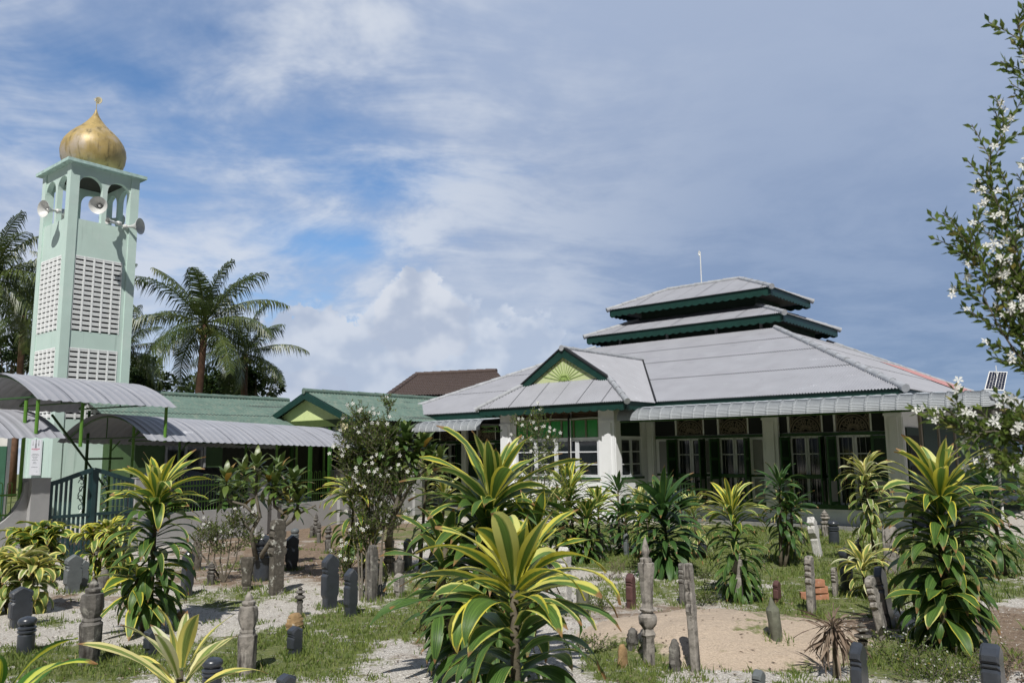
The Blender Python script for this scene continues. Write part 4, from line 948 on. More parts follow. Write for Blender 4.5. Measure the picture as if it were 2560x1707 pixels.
gv = vB+.20; hh = hb*.80; sl_ = (za-zb)/hb
mb = MB(); zg = za-.16-sl_*hh*.98
for i in range(40):
    x0, x1 = uc-hh+2*hh*i/40, uc-hh+2*hh*(i+1)/40; g_ = .004
    za0 = za-.16-sl_*abs(x0+g_-uc)*.98; za1 = za-.16-sl_*abs(x1-uc)*.98
    mb.prism([(x0+g_, zg), (x1, zg), (x1, max(zg+.001, za1)), (x0+g_, max(zg+.001, za0))], (0, gv, 0), (1, 0, 0), (0, 0, 1), (0, .03, 0))
mb.bx(uc-hh, uc+hh, gv+.035, gv+.05, zg, zg+.02)
mb.build('gable_boarding', mat('lime_boarding', (.66, .76, .36), .6, .05, 8), bB)
mb = MB(); mb.bx(uc-hh-.3, uc+hb, gv-.02, gv+.10, zg-.24, zg-.001); mb.build('beam', mat('olive_beam', (.06, .09, .025), .6), bB)
mb = MB(); mb.bx(uc-hh, uc+hb, gv+.101, gv+.2, zg-.5, zg-.24); mb.build('corrugated_band', mat('pale_sheet', (.32, .4, .38), .6, .2, 8), bB)
mb = MB(); mb.bx(uc-hb+.2, uc+hb-.2, gv+3.0, gv+3.1, 0, zg); mb.bx(uc-hb+.2, uc-hb+.3, gv+.2, gv+3, 0, zg); mb.bx(uc-hb+.3, uc+hb-.2, gv+.2, gv+3, zg-.12, zg-.06); mb.build('wall', K['wallin'], bB)
for i in range(5): x = uc-hh+2*hh*i/4; mb = MB(); mb.bx(x-.05, x+.05, gv, gv+.1, 0, zg-.24); mb.build('post', K['limedk'], bB)
# brown tiled roof far behind
bC = empty('brown_roofed_house', (0, 0, 0), 0, 'distant house with dark brown tiled roof between green roof and mosque', 'house')
A_, B_, C0_, D_ = Dp(968, 992, 40), Dp(1290, 985, 37.0), Dp(1241, 929, 42.0), Dp(1042, 938, 45.0)
mb = MB(); n = 44; rows = 14; vs = []
for r in range(rows+1):
    for i in range(n*4+1):
        s_ = i/(n*4); q = r/rows
        p = (A_*(1-s_)+B_*s_)*(1-q)+(D_*(1-s_)+C0_*s_)*q; w = .035*abs(sin(pi*i/4)); vs += [p+Vector((0, 0, w+.05)), p+Vector((0, 0, w))]
W2 = (n*4+1)*2
fs = []
for r in range(rows):
    for i in range(n*4):
        a0 = r*W2+2*i; b0 = (r+1)*W2+2*i; fs += [(a0, a0+2, b0+3, b0+1), (b0+1, b0+3, b0+2, b0)]
mb.add(vs, fs); mb.build('roof', K['brroof'], bC)
mb = MB(); caps(mb, D_+Vector((0, 0, .05)), C0_+Vector((0, 0, .05)), .14, .6); caps(mb, A_+Vector((0, 0, .05)), D_+Vector((0, 0, .05)), .14, .6); mb.build('ridge_cap', K['brroof'], bC, smooth='auto')
mb = MB(); 
for a, b in ((A_, B_),): 
    v = [a+Vector((.4, .4, -.12)), b+Vector((-.2, .4, -.12)), b+Vector((-.2, .4, -4.5)), a+Vector((.4, .4, -4.5)), ]; mb.add(v+[p+Vector((2, 5, 0)) for p in v], [(0, 1, 2, 3), (4, 7, 6, 5), (0, 3, 7, 4), (1, 5, 6, 2), (0, 4, 5, 1)])
mb.build('wall', mat('far_wall', (.3, .3, .28)), bC)
v = [A_, D_, C0_, D_+Vector((3, 4.5, -2.6)), C0_+Vector((3, 4.5, -2.6))]; mb = MB(); mb.add(v, [(1, 2, 4, 3)]); mb.add([A_, D_, D_+Vector((3, 4.5, -2.6))], [(0, 1, 2)]); mb.build('back_roof', K['brroof'], bC)
# pale wall at the left edge behind the canopies, with a dark green return
t = empty('outbuilding', Dp(-95, 1100, 21).xy.to_3d(), R_(10), 'white outbuilding with dark green lower wall at the left picture edge', 'outbuilding')
mb = MB(); mb.bx(-3, 1.05, .1, .35, 0, 3.7); mb.build('wall', mat('cream_wall', (.62, .61, .58), .8, .1, 2), t)
mb = MB(); mb.bx(-3, 1.07, .04, .09, 0, 2.3); mb.build('green_wall', mat('bottle_green', (.03, .10, .06), .7), t)
# ------------------------------------------------------------------ parked car behind the fence
cf = G(512, 1354)+pdv*1.0; car = empty('parked_car', (cf.x-.6, cf.y+.9, 0), FA-R_(4), 'dark blue-black car parked behind the fence with its red tail lights showing', 'car')
prof = [(0, .35), (0, .62), (-.04, .98), (.06, 1.10), (.28, 1.55), (.55, 1.66), (2.3, 1.67), (3.05, 1.12), (3.9, 1.0), (4.15, .8), (4.2, .35)]
mb = MB(); wd = 1.66; n = len(prof); vs = []
for y, ins in ((0, 0), (.0, 0), (wd, 0)):
    pass
def rowp(y, s_): return [(x, y+(s_*.14*max(0, (z-1.0)/.66)), z) for x, z in prof]
vs = rowp(.0, 1)+rowp(wd, -1); mb.add(vs, [tuple(range(n)), tuple(range(2*n-1, n-1, -1))]+[(i, i+n, (i+1) % n+n, (i+1) % n) for i in range(n)]); mb.build('body', K['car'], car)
mb = MB(); mb.prism([(.22, 1.12), (.38, 1.50), (2.2, 1.55), (2.8, 1.12)], (0, .012, 0), (1, 0, 0), (0, .2, 1), (0, .03, 0)); mb.v = [(x, y-.02+max(0, z-1.0)*.0, z) for x, y, z in mb.v]; mb.build('side_window', K['glass'], car)
mb = MB(); mb.add([(.045, .16, 1.12), (.045, wd-.16, 1.12), (.265, wd-.26, 1.52), (.265, .26, 1.52)], [(0, 1, 2, 3)]); mb.v = [(x-.012, y, z) for x, y, z in mb.v]; mb.build('rear_window', K['glass'], car)
for y in (.02, wd-.26): mb = MB(); mb.bx(-.06, .05, y, y+.24, .78, 1.12); mb.build('tail_light', K['red'], car)
mb = MB(); mb.bx(-.055, -.03, .6, 1.06, .72, .84); mb.build('number_plate', K['pale'], car)
for x in (.8, 3.35):
    for y in (-.02, wd-.18):
        mb = MB(); mb.lathe([(.02, 0), (.2, 0), (.31, .03), (.31, .17), (.2, .2), (.02, .2)], 20); mb.v = [(x+a, y+c_, .31+b) for a, b, c_ in mb.v]; mb.build('wheel', K['black'], car)
# pale crates behind the fence
for i, (px_, py_, w_, h_, lb) in enumerate(((870/6.533+640-8, 1255, .22, .75, 'narrow pale blue box behind the fence right of the green post'), (1020/6.533+640, 1255, .5, .75, 'wide pale blue box behind the fence left of the second pillar'))):
    p = FO+fdv*(.35+i*.55)+pdv*.9; mb = MB(); mb.bx(0, w_, 0, .35, 0, h_); mb.bx(-.01, w_+.01, -.01, .36, h_, h_+.04)
    o = mb.build('storage_box', mat('pale_blue_box', (.30, .38, .44), .6, .1), None, loc=p, rot=(0, 0, FA)); tag(o, lb, 'box')
# solar panel on a pole behind the awning
t = empty('solar_street_lamp', Dp(2490, 1100, 22).xy.to_3d(), 0, 'small solar panel on a pole showing above the awning at the right', 'solar panel')
q = [Dp(*a) for a in ((2461, 973, 21.9), (2510, 976, 21.9), (2519, 929, 22.3), (2473, 928, 22.3))]; o_ = t.location
mb = MB(); mb.add([p-o_ for p in q]+[p-o_+Vector((0, .03, -.02)) for p in q], [(0, 1, 2, 3), (7, 6, 5, 4), (0, 4, 5, 1), (1, 5, 6, 2), (2, 6, 7, 3), (3, 7, 4, 0)]); mb.build('panel_frame', K['steel'], t)
mb = MB()
for i in range(6):
    for j in range(8):
        def bl(a, b): return (q[0]*(1-a)+q[1]*a)*(1-b)+(q[3]*(1-a)+q[2]*a)*b-o_+Vector((0, -.006, .004))
        a0, a1 = .05+.9*(i+.05)/6+(.012 if i > 2 else -.012), .05+.9*(i+.95)/6+(.012 if i > 2 else -.012); b0, b1 = .04+.92*(j+.06)/8, .04+.92*(j+.94)/8
        mb.add([bl(a0, b0), bl(a1, b0), bl(a1, b1), bl(a0, b1)], [(0, 1, 2, 3)])
mb.build('solar_cells', K['pv'], t); mb = MB(); mb.tube([(.05, .1, 0), (.05, .1, 3.8)], .04, 8); mb.tube([(.28, .15, 3.6), (.28, .15, 4.25)], .012, 5); mb.build('pole', K['steel'], t)
# ------------------------------------------------------------------ gravestones
SP = []
def stone(n_, x, yt, yb, w, kind, m, label, cat='gravestone', tilt=0, grp=None, rz=None, T=None, lean=0):
    p = G(x, yb); D = p.y; h = max(.05, Dp(x, yt, D).z-p.z); wm = w/FPX*math.hypot(p.x, p.y)
    az = math.atan2(p.x, p.y); th = R_(51.5); rnd = random.Random(int(x*7+yb)); mb = MB(); rot = th if rz is None else rz
    old = m in (K['old'], K['oldp'], K['lichen'], K['moss'])
    if kind in ('slab', 'ridged', 'carved', 'plain'):
        sw, st = abs(sin(R_(38.5)-az)), abs(cos(R_(38.5)-az))
        T = T or (.11 if x < 1300 else None)
        if T is None: Wd = min(.26, .42*wm/max(.12, sw)); T = max(.05, (wm-Wd*sw)/max(.3, st))
        else: Wd = min(.42, max(.14, (wm-T*st)/max(.25, sw)))
        a = Wd/2
        if kind == 'slab':   # pointed head, waist mouldings, splayed foot
            L = [(.78, 0), (.78, .19), (1.0, .26), (1.0, .60), (.76, .65), (.76, .67), (.94, .685), (.94, .71), (.76, .725), (.76, .75), (1.0, .775), (1.0, .86), (.90, .885), (.45, .95), (0, 1.0)]
        elif kind == 'ridged':
            L = [(.8, 0), (.8, .52), (1.1, .56), (1.1, .60), (.75, .63), (1.0, .67), (1.05, .71), (.7, .74), (.95, .78), (.98, .82), (.7, .85), (.9, .88), (.88, .95), (.6, 1.0)]
        elif kind == 'carved':
            L = [(.42, 0), (.46, .35), (.52, .42), (.42, .46), (.62, .52), (.95, .62), (1.0, .72), (.82, .78), (.55, .80), (.8, .84), (.85, .88), (.45, .92), (.12, .97), (0, 1.0)]
        else: L = [(.8, 0), (.9, .5), (1.0, .8), (.8, .92), (.45, 1.0)]
        poly = [(r*a, z*h) for r, z in L]+[(-r*a, z*h) for r, z in reversed(L) if r > 0]
        k = len(poly); bvl = min(.018, T*.18); cx, cz = 0, h*.5
        def ring(y, ins): return [(px_*(1-ins/a) if a else px_, y, max(0, pz-(ins if pz > h*.5 else 0))) for px_, pz in poly]
        rings = [ring(-T/2, bvl), ring(-T/2+bvl, 0), ring(T/2-bvl, 0), ring(T/2, bvl)]
        vs = [v for r in rings for v in r]; fs = [tuple(range(k-1, -1, -1)), tuple(range(3*k, 4*k))]
        for q in range(3): fs += [(q*k+i, q*k+(i+1) % k, (q+1)*k+(i+1) % k, (q+1)*k+i) for i in range(k)]
        mb.add(vs, fs)
    else:
        r = wm/2; n = 24; sq = (1, 1); ph = 0
        P = {'bulb': [(.92, 0), (.92, .02), (.92, .50), (.80, .53), (.80, .55), (.98, .57), (1.0, .61), (.86, .635), (.82, .645), (.98, .66), (1.0, .70), (.84, .725), (.70, .74), (.86, .765), (.98, .81), (1.0, .86), (.92, .91), (.72, .95), (.35, .975), (.10, .99), (0.02, 1.0)],
             'baluster': [(.62, 0), (.62, .20), (.70, .22), (.78, .235), (.62, .26), (.58, .28), (.90, .31), (.98, .34), (.98, .375), (.62, .40), (.56, .41), (.80, .42), (.86, .43), (.60, .44), (.56, .46), (.78, .70), (.86, .75), (.84, .79), (.60, .80), (.66, .815), (.62, .83), (.30, .84), (.34, .86), (.42, .88), (.36, .92), (.22, .96), (.05, 1.0)],
             'urn': [(.86, 0), (1.0, .42), (1.0, .47), (.80, .50), (.84, .52), (.72, .55), (.98, .66), (1.0, .74), (.92, .82), (.60, .835), (.72, .86), (.72, .885), (.40, .90), (.44, .93), (.25, .97), (.08, 1.0)],
             'pagoda': [(.45, 0), (.5, .35), (.42, .40), (.55, .48), (.6, .52), (.35, .55), (.98, .62), (1.0, .65), (.42, .70), (.35, .74), (.82, .79), (.84, .81), (.35, .85), (.28, .88), (.5, .91), (.15, .97), (.03, 1.0)],
             'tiers': [(.72, 0), (.85, .30), (.9, .42), (.55, .47), (.95, .52), (.95, .56), (.6, .60), (.5, .64), (1.0, .70), (1.0, .73), (.66, .76), (.86, .80), (.86, .83), (.5, .86), (.62, .89), (.3, .93), (.1, 1.0)],
             'cup': [(.45, 0), (.62, .1), (.5, .14), (.66, .22), (.62, .5), (.9, .75), (1.0, .9), (.95, 1.0), (.8, 1.0), (.7, .94)],
             'rock': [(.85, 0), (1.0, .25), (.95, .55), (.8, .8), (.45, .97), (.1, 1.0)],
             'stump': [(.75, 0), (.95, .3), (1.0, .68), (.98, .72), (.55, .80), (.35, .9), (.15, 1.0)]}[kind]
        if old and kind != 'rock': n = 8; ph = pi/8
        if kind == 'baluster': n = 8; ph = pi/8; r *= 1.02
        if kind in ('rock', 'stump'): n = 12; sq = (1, .75)
        fine = []
        for (r0_, z0), (r1_, z1) in zip(P, P[1:]):
            q = 3 if z1-z0 > .12 else 1
            for i in range(q): fine.append((r0_+(r1_-r0_)*i/q, z0+(z1-z0)*i/q))
        fine.append(P[-1])
        amp = .16 if kind == 'rock' else (.05 if old else 0)
        mb.lathe([(max(.002, a*r*(1+amp*.5*rnd.uniform(-1, 1))), b*h) for a, b in fine], n if kind != 'rock' else 10, sq=sq, ph=ph)
        if amp: mb.v = [(a*(1+amp*rnd.uniform(-1, 1)), b*(1+amp*rnd.uniform(-1, 1)), c_+(amp*.1*h*rnd.uniform(-1, 1) if c_ > 0 else 0)) for a, b, c_ in mb.v]
        rot = rnd.uniform(0, 6) if rz is None else rz
    mb.v = [(a, b, c_-.03 if c_ < .001 else c_) for a, b, c_ in mb.v]
    o = mb.build(n_, m, None, smooth=False if kind in ('slab', 'ridged', 'carved') else 'auto', loc=p, rot=(R_(lean), R_(tilt), 0)); o.rotation_mode = 'XYZ'
    o.matrix_world = Matrix.Translation(p) @ Matrix.Rotation(R_(tilt), 4, 'Y') @ Matrix.Rotation(R_(lean), 4, 'X') @ Matrix.Rotation(rot, 4, 'Z')
    SP.append((p.x, p.y, max(.04, wm/2)))
    return tag(o, label, cat, grp or 'gravestones of the burial ground')
ST, SL, OL, OP, LI = K['slate'], K['slatel'], K['old'], K['oldp'], K['lichen']
g = 'gravestone'
for a in [
 (g, 180, 1385, 1480, 38, 'slab', SL, 'light grey-green gravestone with stepped side just right of the two yellow bushes'),
 (g, 205, 1399, 1470, 26, 'slab', SL, 'smaller grey gravestone half hidden behind the light grey-green one by the gate'),
 (g, 48, 1465, 1566, 46, 'slab', ST, 'dark slate gravestone below the front yellow bush at the left edge'),
 (g, 63, 1538, 1634, 36, 'bulb', ST, 'dark round-headed ringed gravestone at the lower left edge'),
 (g, 222, 1446, 1660, 48, 'urn', OL, 'tall weathered post gravestone with a hollow in its head at the left'),
 (g, 258, 1421, 1486, 26, 'rock', OL, 'rough old stone just behind the tall weathered post at the left'),
 (g, 383, 1567, 1632, 46, 'slab', ST, 'low dark slate gravestone below the tall dracaena at the left'),
 (g, 616, 1479, 1684, 44, 'urn', OP, 'tall grey eight-sided post gravestone standing in grass left of centre'),
 (g, 528, 1640, 1745, 46, 'bulb', ST, 'dark ringed gravestone behind the yellow rosette at the bottom'),
 (g, 467, 1376, 1490, 30, 'slab', ST, 'dark slate gravestone partly hidden right of the tall left dracaena'),
 (g, 490, 1348, 1424, 24, 'rock', LI, 'lichen-covered old stone behind the small white-flowered bush'),
 (g, 527, 1403, 1460, 22, 'tiers', OL, 'small old tiered stone left of the white-flowered bush'),
 (g, 616, 1393, 1476, 34, 'cup', LI, 'cup-shaped old stone pale with lichen left of the round polished stone'),
 (g, 654, 1334, 1450, 42, 'bulb', ST, 'polished round-headed gravestone under the frangipani'),
 (g, 690, 1298, 1485, 44, 'ridged', LI, 'tall lichen-crusted ridged gravestone standing in white gravel'),
 (g, 729, 1337, 1424, 34, 'slab', ST, 'slate gravestone with pointed head right of the lichen-crusted one'),
 (g, 736, 1319, 1375, 20, 'bulb', SL, 'round grey headstone just behind the pointed slate by the wall'),
 (g, 681, 1349, 1425, 22, 'bulb', ST, 'dark headstone squeezed behind the lichen-crusted ridged one'),
 (g, 789, 1281, 1342, 13, 'tiers', OL, 'tallest of three thin old stones before the grey wall'),
 (g, 797, 1302, 1356, 12, 'tiers', OL, 'front stone of the three thin old stones before the grey wall'),
 (g, 779, 1311, 1343, 10, 'urn', OL, 'shortest of the three thin old stones before the grey wall'),
 (g, 820, 1307, 1382, 18, 'tiers', OL, 'old dark carved stone left of the shrub with white flowers'),
 (g, 824, 1384, 1519, 46, 'slab', ST, 'large black slate gravestone left of the shrub stems'),
 (g, 876, 1420, 1538, 38, 'slab', ST, 'black slate gravestone touching the shrub stems'),
 (g, 749, 1463, 1542, 28, 'pagoda', OL, 'small mushroom-capped old stone behind the ochre rock'),
 ('rock', 736, 1531, 1577, 40, 'rock', K['ochre'], 'ochre rock behind the low black slate stone'),
 (g, 736, 1564, 1635, 40, 'slab', ST, 'low black slate gravestone in front of the ochre rock'),
 (g, 714, 1683, 1760, 50, 'slab', ST, 'tip of a dark gravestone at the bottom edge left of centre'),
 (g, 973, 1329, 1435, 30, 'baluster', OP, 'old turned post gravestone behind the shrub stems'),
 (g, 1019, 1345, 1424, 18, 'slab', SL, 'narrow grey-blue gravestone in the shade of the big dracaena'),
 (g, 998, 1387, 1442, 26, 'stump', OL, 'squat old stone left of the big dracaena'),
 (g, 998, 1432, 1490, 26, 'slab', OP, 'low pale stone in the grass left of the big dracaena'),
 (g, 930, 1362, 1502, 32, 'plain', OL, 'broad dark old slab behind the shrub stems'),
 (g, 1412, 1366, 1518, 40, 'slab', K['granite'], 'white speckled granite gravestone behind the front yellow leaves'),
 (g, 1500, 1332, 1396, 22, 'ridged', OL, 'old brown ridged stone right of the granite one in the middle'),
 (g, 1530, 1308, 1359, 14, 'tiers', OP, 'small pale tiered stone in the shade behind the brown ridged one'),
 (g, 1550, 1313, 1382, 10, 'urn', OL, 'thin old post left of the narrow light grey stone'),
 (g, 1566, 1332, 1393, 14, 'slab', SL, 'narrow light grey stone in the middle of the grass'),
 (g, 1599, 1358, 1393, 18, 'rock', OP, 'small pale rough stone left of the dark dracaena'),
 (g, 1622, 1342, 1633, 46, 'baluster', OP, 'tall turned grey post gravestone on the sand mound edge'),
 (g, 1738, 1407, 1640, 28, 'ridged', OP, 'thin pale ridged gravestone right of the tall turned post', g, -2),
 (g, 1708, 1407, 1512, 20, 'ridged', OL, 'thin old ridged stone behind the pale one beside the sand mound'),
 (g, 1578, 1432, 1518, 28, 'slab', K['maroon'], 'maroon gravestone at the back left of the sand mound'),
 (g, 1457, 1442, 1535, 38, 'stump', K['moss'], 'rounded mossy stone right of the granite gravestone'),
 ('rock', 1557, 1609, 1666, 28, 'rock', K['ochre'], 'orange and white rock left of the tall turned post'),
 (g, 1582, 1569, 1607, 36, 'rock', OL, 'half-buried grey stone in the sand left of the tall turned post'),
 (g, 1686, 1596, 1614, 34, 'rock', OL, 'low half-buried stone in the sand between the two tall posts'),
 (g, 1758, 1334, 1392, 22, 'bulb', ST, 'dark ringed stone right of the dark dracaena'),
 (g, 1847, 1375, 1506, 26, 'urn', OP, 'pale old post under the yellow-topped dracaena'),
 (g, 1900, 1672, 1760, 34, 'slab', SL, 'top of a grey slab at the bottom edge right of centre'),
 (g, 1942, 1491, 1580, 40, 'stump', K['moss'], 'green mossy stump-like stone on the sand mound', g, -6),
 (g, 1944, 1450, 1508, 20, 'slab', K['maroon'], 'maroon stone behind the mossy stump on the mound'),
 (g, 2030, 1389, 1534, 24, 'ridged', OP, 'old upright ridged slab in front of the orange bricks'),
 (g, 2089, 1418, 1490, 16, 'ridged', OP, 'short old ridged slab right of the orange bricks'),
 (g, 2119, 1366, 1478, 30, 'bulb', ST, 'dark ringed stone left of the small yellow clump'),
 (g, 2150, 1342, 1392, 20, 'pagoda', OP, 'small tiered old stone above the small yellow clump'),
 (g, 2046, 1290, 1391, 26, 'carved', K['granite'], 'cream carved flat gravestone leaning left on the grass', g, -8),
 (g, 2065, 1274, 1343, 22, 'tiers', OP, 'ornate tiered stone against the white mosque base'),
 (g, 2086, 1299, 1360, 25, 'bulb', ST, 'dark ringed stone against the white mosque base'),
 (g, 1964, 1315, 1402, 14, 'ridged', OL, 'old thin stone under the small yellow dracaena'),
 (g, 1981, 1360, 1396, 20, 'bulb', ST, 'small dark bulb stone right of the thin one under the yellow dracaena'),
 (g, 2232, 1316, 1432, 34, 'plain', OP, 'broad grey worn slab left of the big right dracaena'),
 (g, 2212, 1438, 1596, 26, 'ridged', OP, 'leaning pale ridged slab before the leaning slate', g, -11),
 (g, 2226, 1413, 1567, 28, 'slab', ST, 'leaning dark slate behind the pale ridged slab', g, -8),
 (g, 2160, 1554, 1650, 38, 'pagoda', LI, 'pagoda-capped old stone right of the withered plant'),
 (g, 2153, 1604, 1760, 40, 'slab', ST, 'dark polished gravestone behind the little frangipani'),
 (g, 2490, 1607, 1770, 46, 'slab', ST, 'dark fluted polished gravestone in the lower right corner'),
 (g, 2355, 1290, 1360, 24, 'bulb', ST, 'dark ringed stone hidden behind the big right dracaena'),
 (g, 248, 1312, 1392, 32, 'tiers', OL, 'ornate tiered old stone in front of the gate'),
 (g, 282, 1381, 1436, 20, 'ridged', OL, 'old narrow stone left of the tall left dracaena'),
 ('rock', 453, 1525, 1562, 36, 'rock', K['ochre'], 'round brown rock right of the tall left dracaena'),
 (g, 2006, 1330, 1362, 16, 'plain', OL, 'small dark stone in the grass left of the cream carved one'),
]: stone(*a)
# bricks piled beside the ridged slab
for i, (x, y, w_, lb) in enumerate(((2020, 1484, .20, 'orange brick at the lower left of the little brick pile'), (2047, 1494, .24, 'orange brick lying lowest at the right of the brick pile'), (2045, 1473, .23, 'orange brick in the middle of the brick pile'), (2040, 1458, .20, 'mortar-topped orange brick on top of the brick pile'))):
    p = G(2035, 1496); D = p.y-.02*i; q = Dp(x, y, D); h = .085; mb = MB(); mb.bx(-w_/2, w_/2, -.05, .05, -h/2, h/2)
    z = (0, 0, 1, 2)[i]; o = mb.build('brick', K['brick'], None, loc=(q.x, D, p.z+h/2+z*h*1.03), rot=(0, 0, R_(-8+5*i))); tag(o, lb, 'brick', 'bricks of the little pile')
# ------------------------------------------------------------------ leaves
def leaf(mb, base, az, el, L, wd, droop, age, rnd, seg=9, fold=.25, nw=4, side=0.0, wave=.06):
    p = Vector(base); vs = []; at = []; hd = az; r = rnd.random()
    ph = rnd.uniform(0, 6); e = el; ds = L/seg; sag = droop/seg
    for i in range(seg+1):
        t = i/seg; d = Vector((cos(e)*cos(hd), cos(e)*sin(hd), sin(e))); sd = Vector((-sin(hd), cos(hd), 0)); tw = side*t
        nm = sd.cross(d); sd2 = sd*cos(tw)+nm*sin(tw); nm = sd2.cross(d)*-1
        if nm.z < 0 and e < pi/2 and e > -pi/2 and abs(tw) < 1: nm = -nm
        w = wd*min(1, (t+.10)/.45)**.75*max(0, 1-t)**.62 if t > .45 else wd*(.42+.58*(t/.45)**.9)*(1-t)**.62/(.55**.62)*(.55**.62+.0)
        w = wd*(.34+.66*sm(0, .42, t))*(1 if t < .45 else max(.0, 1-((t-.45)/.55)**2.1))
        for j in range(nw+1):
            a = -1+2*j/nw; ww = wave*wd*sin(ph+t*9+a*2)*abs(a)
            vs.append(p+sd2*(a*w/2)+nm*(fold*abs(a)*w*.5*(1-.5*t)+ww)); at.append(((a+1)/2, t, age, r))
        p = p+d*ds; e -= sag*(0.35+1.3*t); hd += side*.02
    k = nw+1; mb.add(vs, [(i*k+j, i*k+j+1, (i+1)*k+j+1, (i+1)*k+j) for i in range(seg) for j in range(nw)], 0, at)
def rosette(mb, c, z0, z1, n, L, W, rnd, top=1., lowage=0., up=82, low=-20, droop=1.0, seg=8, ex=1.4, wlow=1., lean=(0, 0), stem=.03):
    W = W*1.36; low = max(low, -24)
    nc = min(n, 29 if n > 50 else 20) if n > 30 else n; ns = int((n-nc)*1.55); n = nc+ns
    for i in range(n):
        az = i*2.39996+rnd.uniform(-.3, .3)
        if i < ns:   # skirt
            t = i/max(1, ns-1); z = z0+(z1-z0)*.86*t; el = R_(low+(44-low)*t**1.2+rnd.uniform(-14, 14)); ll = L*(.80+.22*t)*rnd.uniform(.8, 1.12); age = max(0, min(1, lowage+(top-lowage)*.35*t**2+rnd.uniform(-.12, .16))); dr = R_((108-18*t)*droop*rnd.uniform(.7, 1.3)); wf = wlow
        else:        # crown
            t = (i-ns)/max(1, nc-1); z = z0+(z1-z0)*((.86 if ns else 0.)+(.14 if ns else 1.)*t**.8); lo = 12 if ns else low
            el = R_(lo+(up-lo)*t**1.05+rnd.uniform(-10, 10)); ll = L*(.98+.12*sin(pi*t))*rnd.uniform(.82, 1.12)*(1-.38*max(0, t-.72)/.28)
            lo_a = lowage+(top-lowage)*.5 if ns else lowage
            age = max(0, min(1, lo_a+(top-lo_a)*sm(0, .6, t)+rnd.uniform(-.14, .12))); dr = R_((92-48*t)*droop*rnd.uniform(.45, 1.5)); wf = 1.08
        f = (z-z0)/max(.01, z1-z0); b = (c[0]+lean[0]*f+cos(az)*stem, c[1]+lean[1]*f+sin(az)*stem, z)
        leaf(mb, b, az, el, ll, W*wf*rnd.uniform(.8, 1.12), dr, age, rnd, seg, side=rnd.uniform(-.7, .7), wave=rnd.uniform(.02, .10))
def dracaena(x, yb, label, heads, m='dr', D=None, stemr=.035, seed=1, grp='variegated dracaena plants'):
    lean0 = R_(random.Random(seed*3).uniform(-5, 5))
    p = G(x, yb) if D is None else Dp(x, 1500, D).xy.to_3d(); p.z = hz(p.x, p.y); rnd = random.Random(seed)
    t = empty('dracaena', p, 0, label, 'dracaena', grp); mb = MB(); ms = MB()
    for hd in heads:
        hd = dict(hd); ox, oy = hd.pop('o', (0, 0)); z1 = hd['z1']; lx, ly = hd.get('lean', (0, 0))
        rosette(mb, (ox, oy), rnd=rnd, **hd)
        k = 6; ms.tube([(ox*.3+(ox*.7+lx*0)*min(1, q/k*1.5)+lx*max(0, (q/k*z1-hd['z0'])/max(.01, z1-hd['z0'])), oy*.3+oy*.7*min(1, q/k*1.5)+ly*max(0, (q/k*z1-hd['z0'])/max(.01, z1-hd['z0'])), -.03+(z1*.97)*q/k) for q in range(k+1)], [stemr*(1-.45*q/k) for q in range(k+1)], 7)
    mb.build('foliage', K[m], t, smooth=True); ms.build('stem', K['stem'], t, smooth=True); t.rotation_euler = (lean0*.6, lean0, 0); return t
def zat(px_, py_, D): return Dp(px_, py_, D).z
H = lambda **k: k
dracaena(1290, 0, 'large yellow-striped dracaena closest to the viewer at bottom centre', [H(z0=.35, z1=1.44, n=84, L=.46, W=.070, top=1.0, seg=11, low=-20, up=76, droop=1.25, ex=1.0), H(o=(-.20, -.05), z0=.42, z1=.80, n=16, L=.32, W=.06, top=.9), H(o=(-.48, -.25), z0=.20, z1=.62, n=15, L=.52, W=.075, top=1.0, up=60, droop=.9)], D=3.75, seed=3)
dracaena(1196, 0, 'big tall dracaena with green-edged yellow leaves left of centre, rising before the mosque porch', [H(z0=.15, z1=1.63, n=150, L=.78, W=.096, top=.72, low=0, lowage=.0, droop=1.0, ex=.95, up=82, seg=8), H(o=(.42, -.15), z0=.6, z1=1.35, n=24, L=.6, W=.085, top=.6), H(o=(-.38, -.2), z0=.5, z1=1.2, n=24, L=.6, W=.085, top=.3)], D=7.6, stemr=.05, seed=5)
dracaena(372, 1578, 'tall two-tier dracaena with a yellow crown left of the small frangipani', [H(z0=.30, z1=1.60, n=92, L=.60, W=.090, top=.95, low=-20, ex=1.0, droop=1.1), H(o=(-.12, -.12), z0=.30, z1=.74, n=26, L=.56, W=.085, top=.7, lowage=.45, up=35, low=-30)], m='dr', seed=11)
dracaena(470, 0, 'small pale yellow dracaena rosette at the bottom left of centre', [H(z0=.38, z1=.80, n=21, L=.52, W=.062, top=1.0, lowage=.7, up=75, low=0, seg=10)], m='drY', D=4.9, seed=13)
dracaena(14, 0, 'dracaena with yellow-centred green leaves in the lower left corner', [H(z0=.35, z1=.76, n=19, L=.55, W=.075, top=1., lowage=.5, up=72, low=0, seg=10)], m='drI', D=4.3, seed=17)
dracaena(98, 1450, 'bushy yellow-green dracaena at the left in front of the gate post', [H(o=(a_, b_), z0=.15, z1=.78+c_, n=44, L=.38, W=.092, top=.6, lowage=.38, up=44, low=-20, droop=1.5) for a_, b_, c_ in ((0, 0, .08), (-.26, -.05, 0), (.24, -.08, -.04), (.02, -.24, -.1))], seed=19)
dracaena(40, 1530, 'front pale-striped bushy dracaena at the left edge', [H(o=(a_, b_), z0=.12, z1=.66+c_, n=42, L=.38, W=.088, top=.95, lowage=.4, up=48, low=-20, droop=1.45) for a_, b_, c_ in ((0, 0, .06), (-.24, -.05, 0), (.22, -.08, -.04))], m='drY', seed=23)
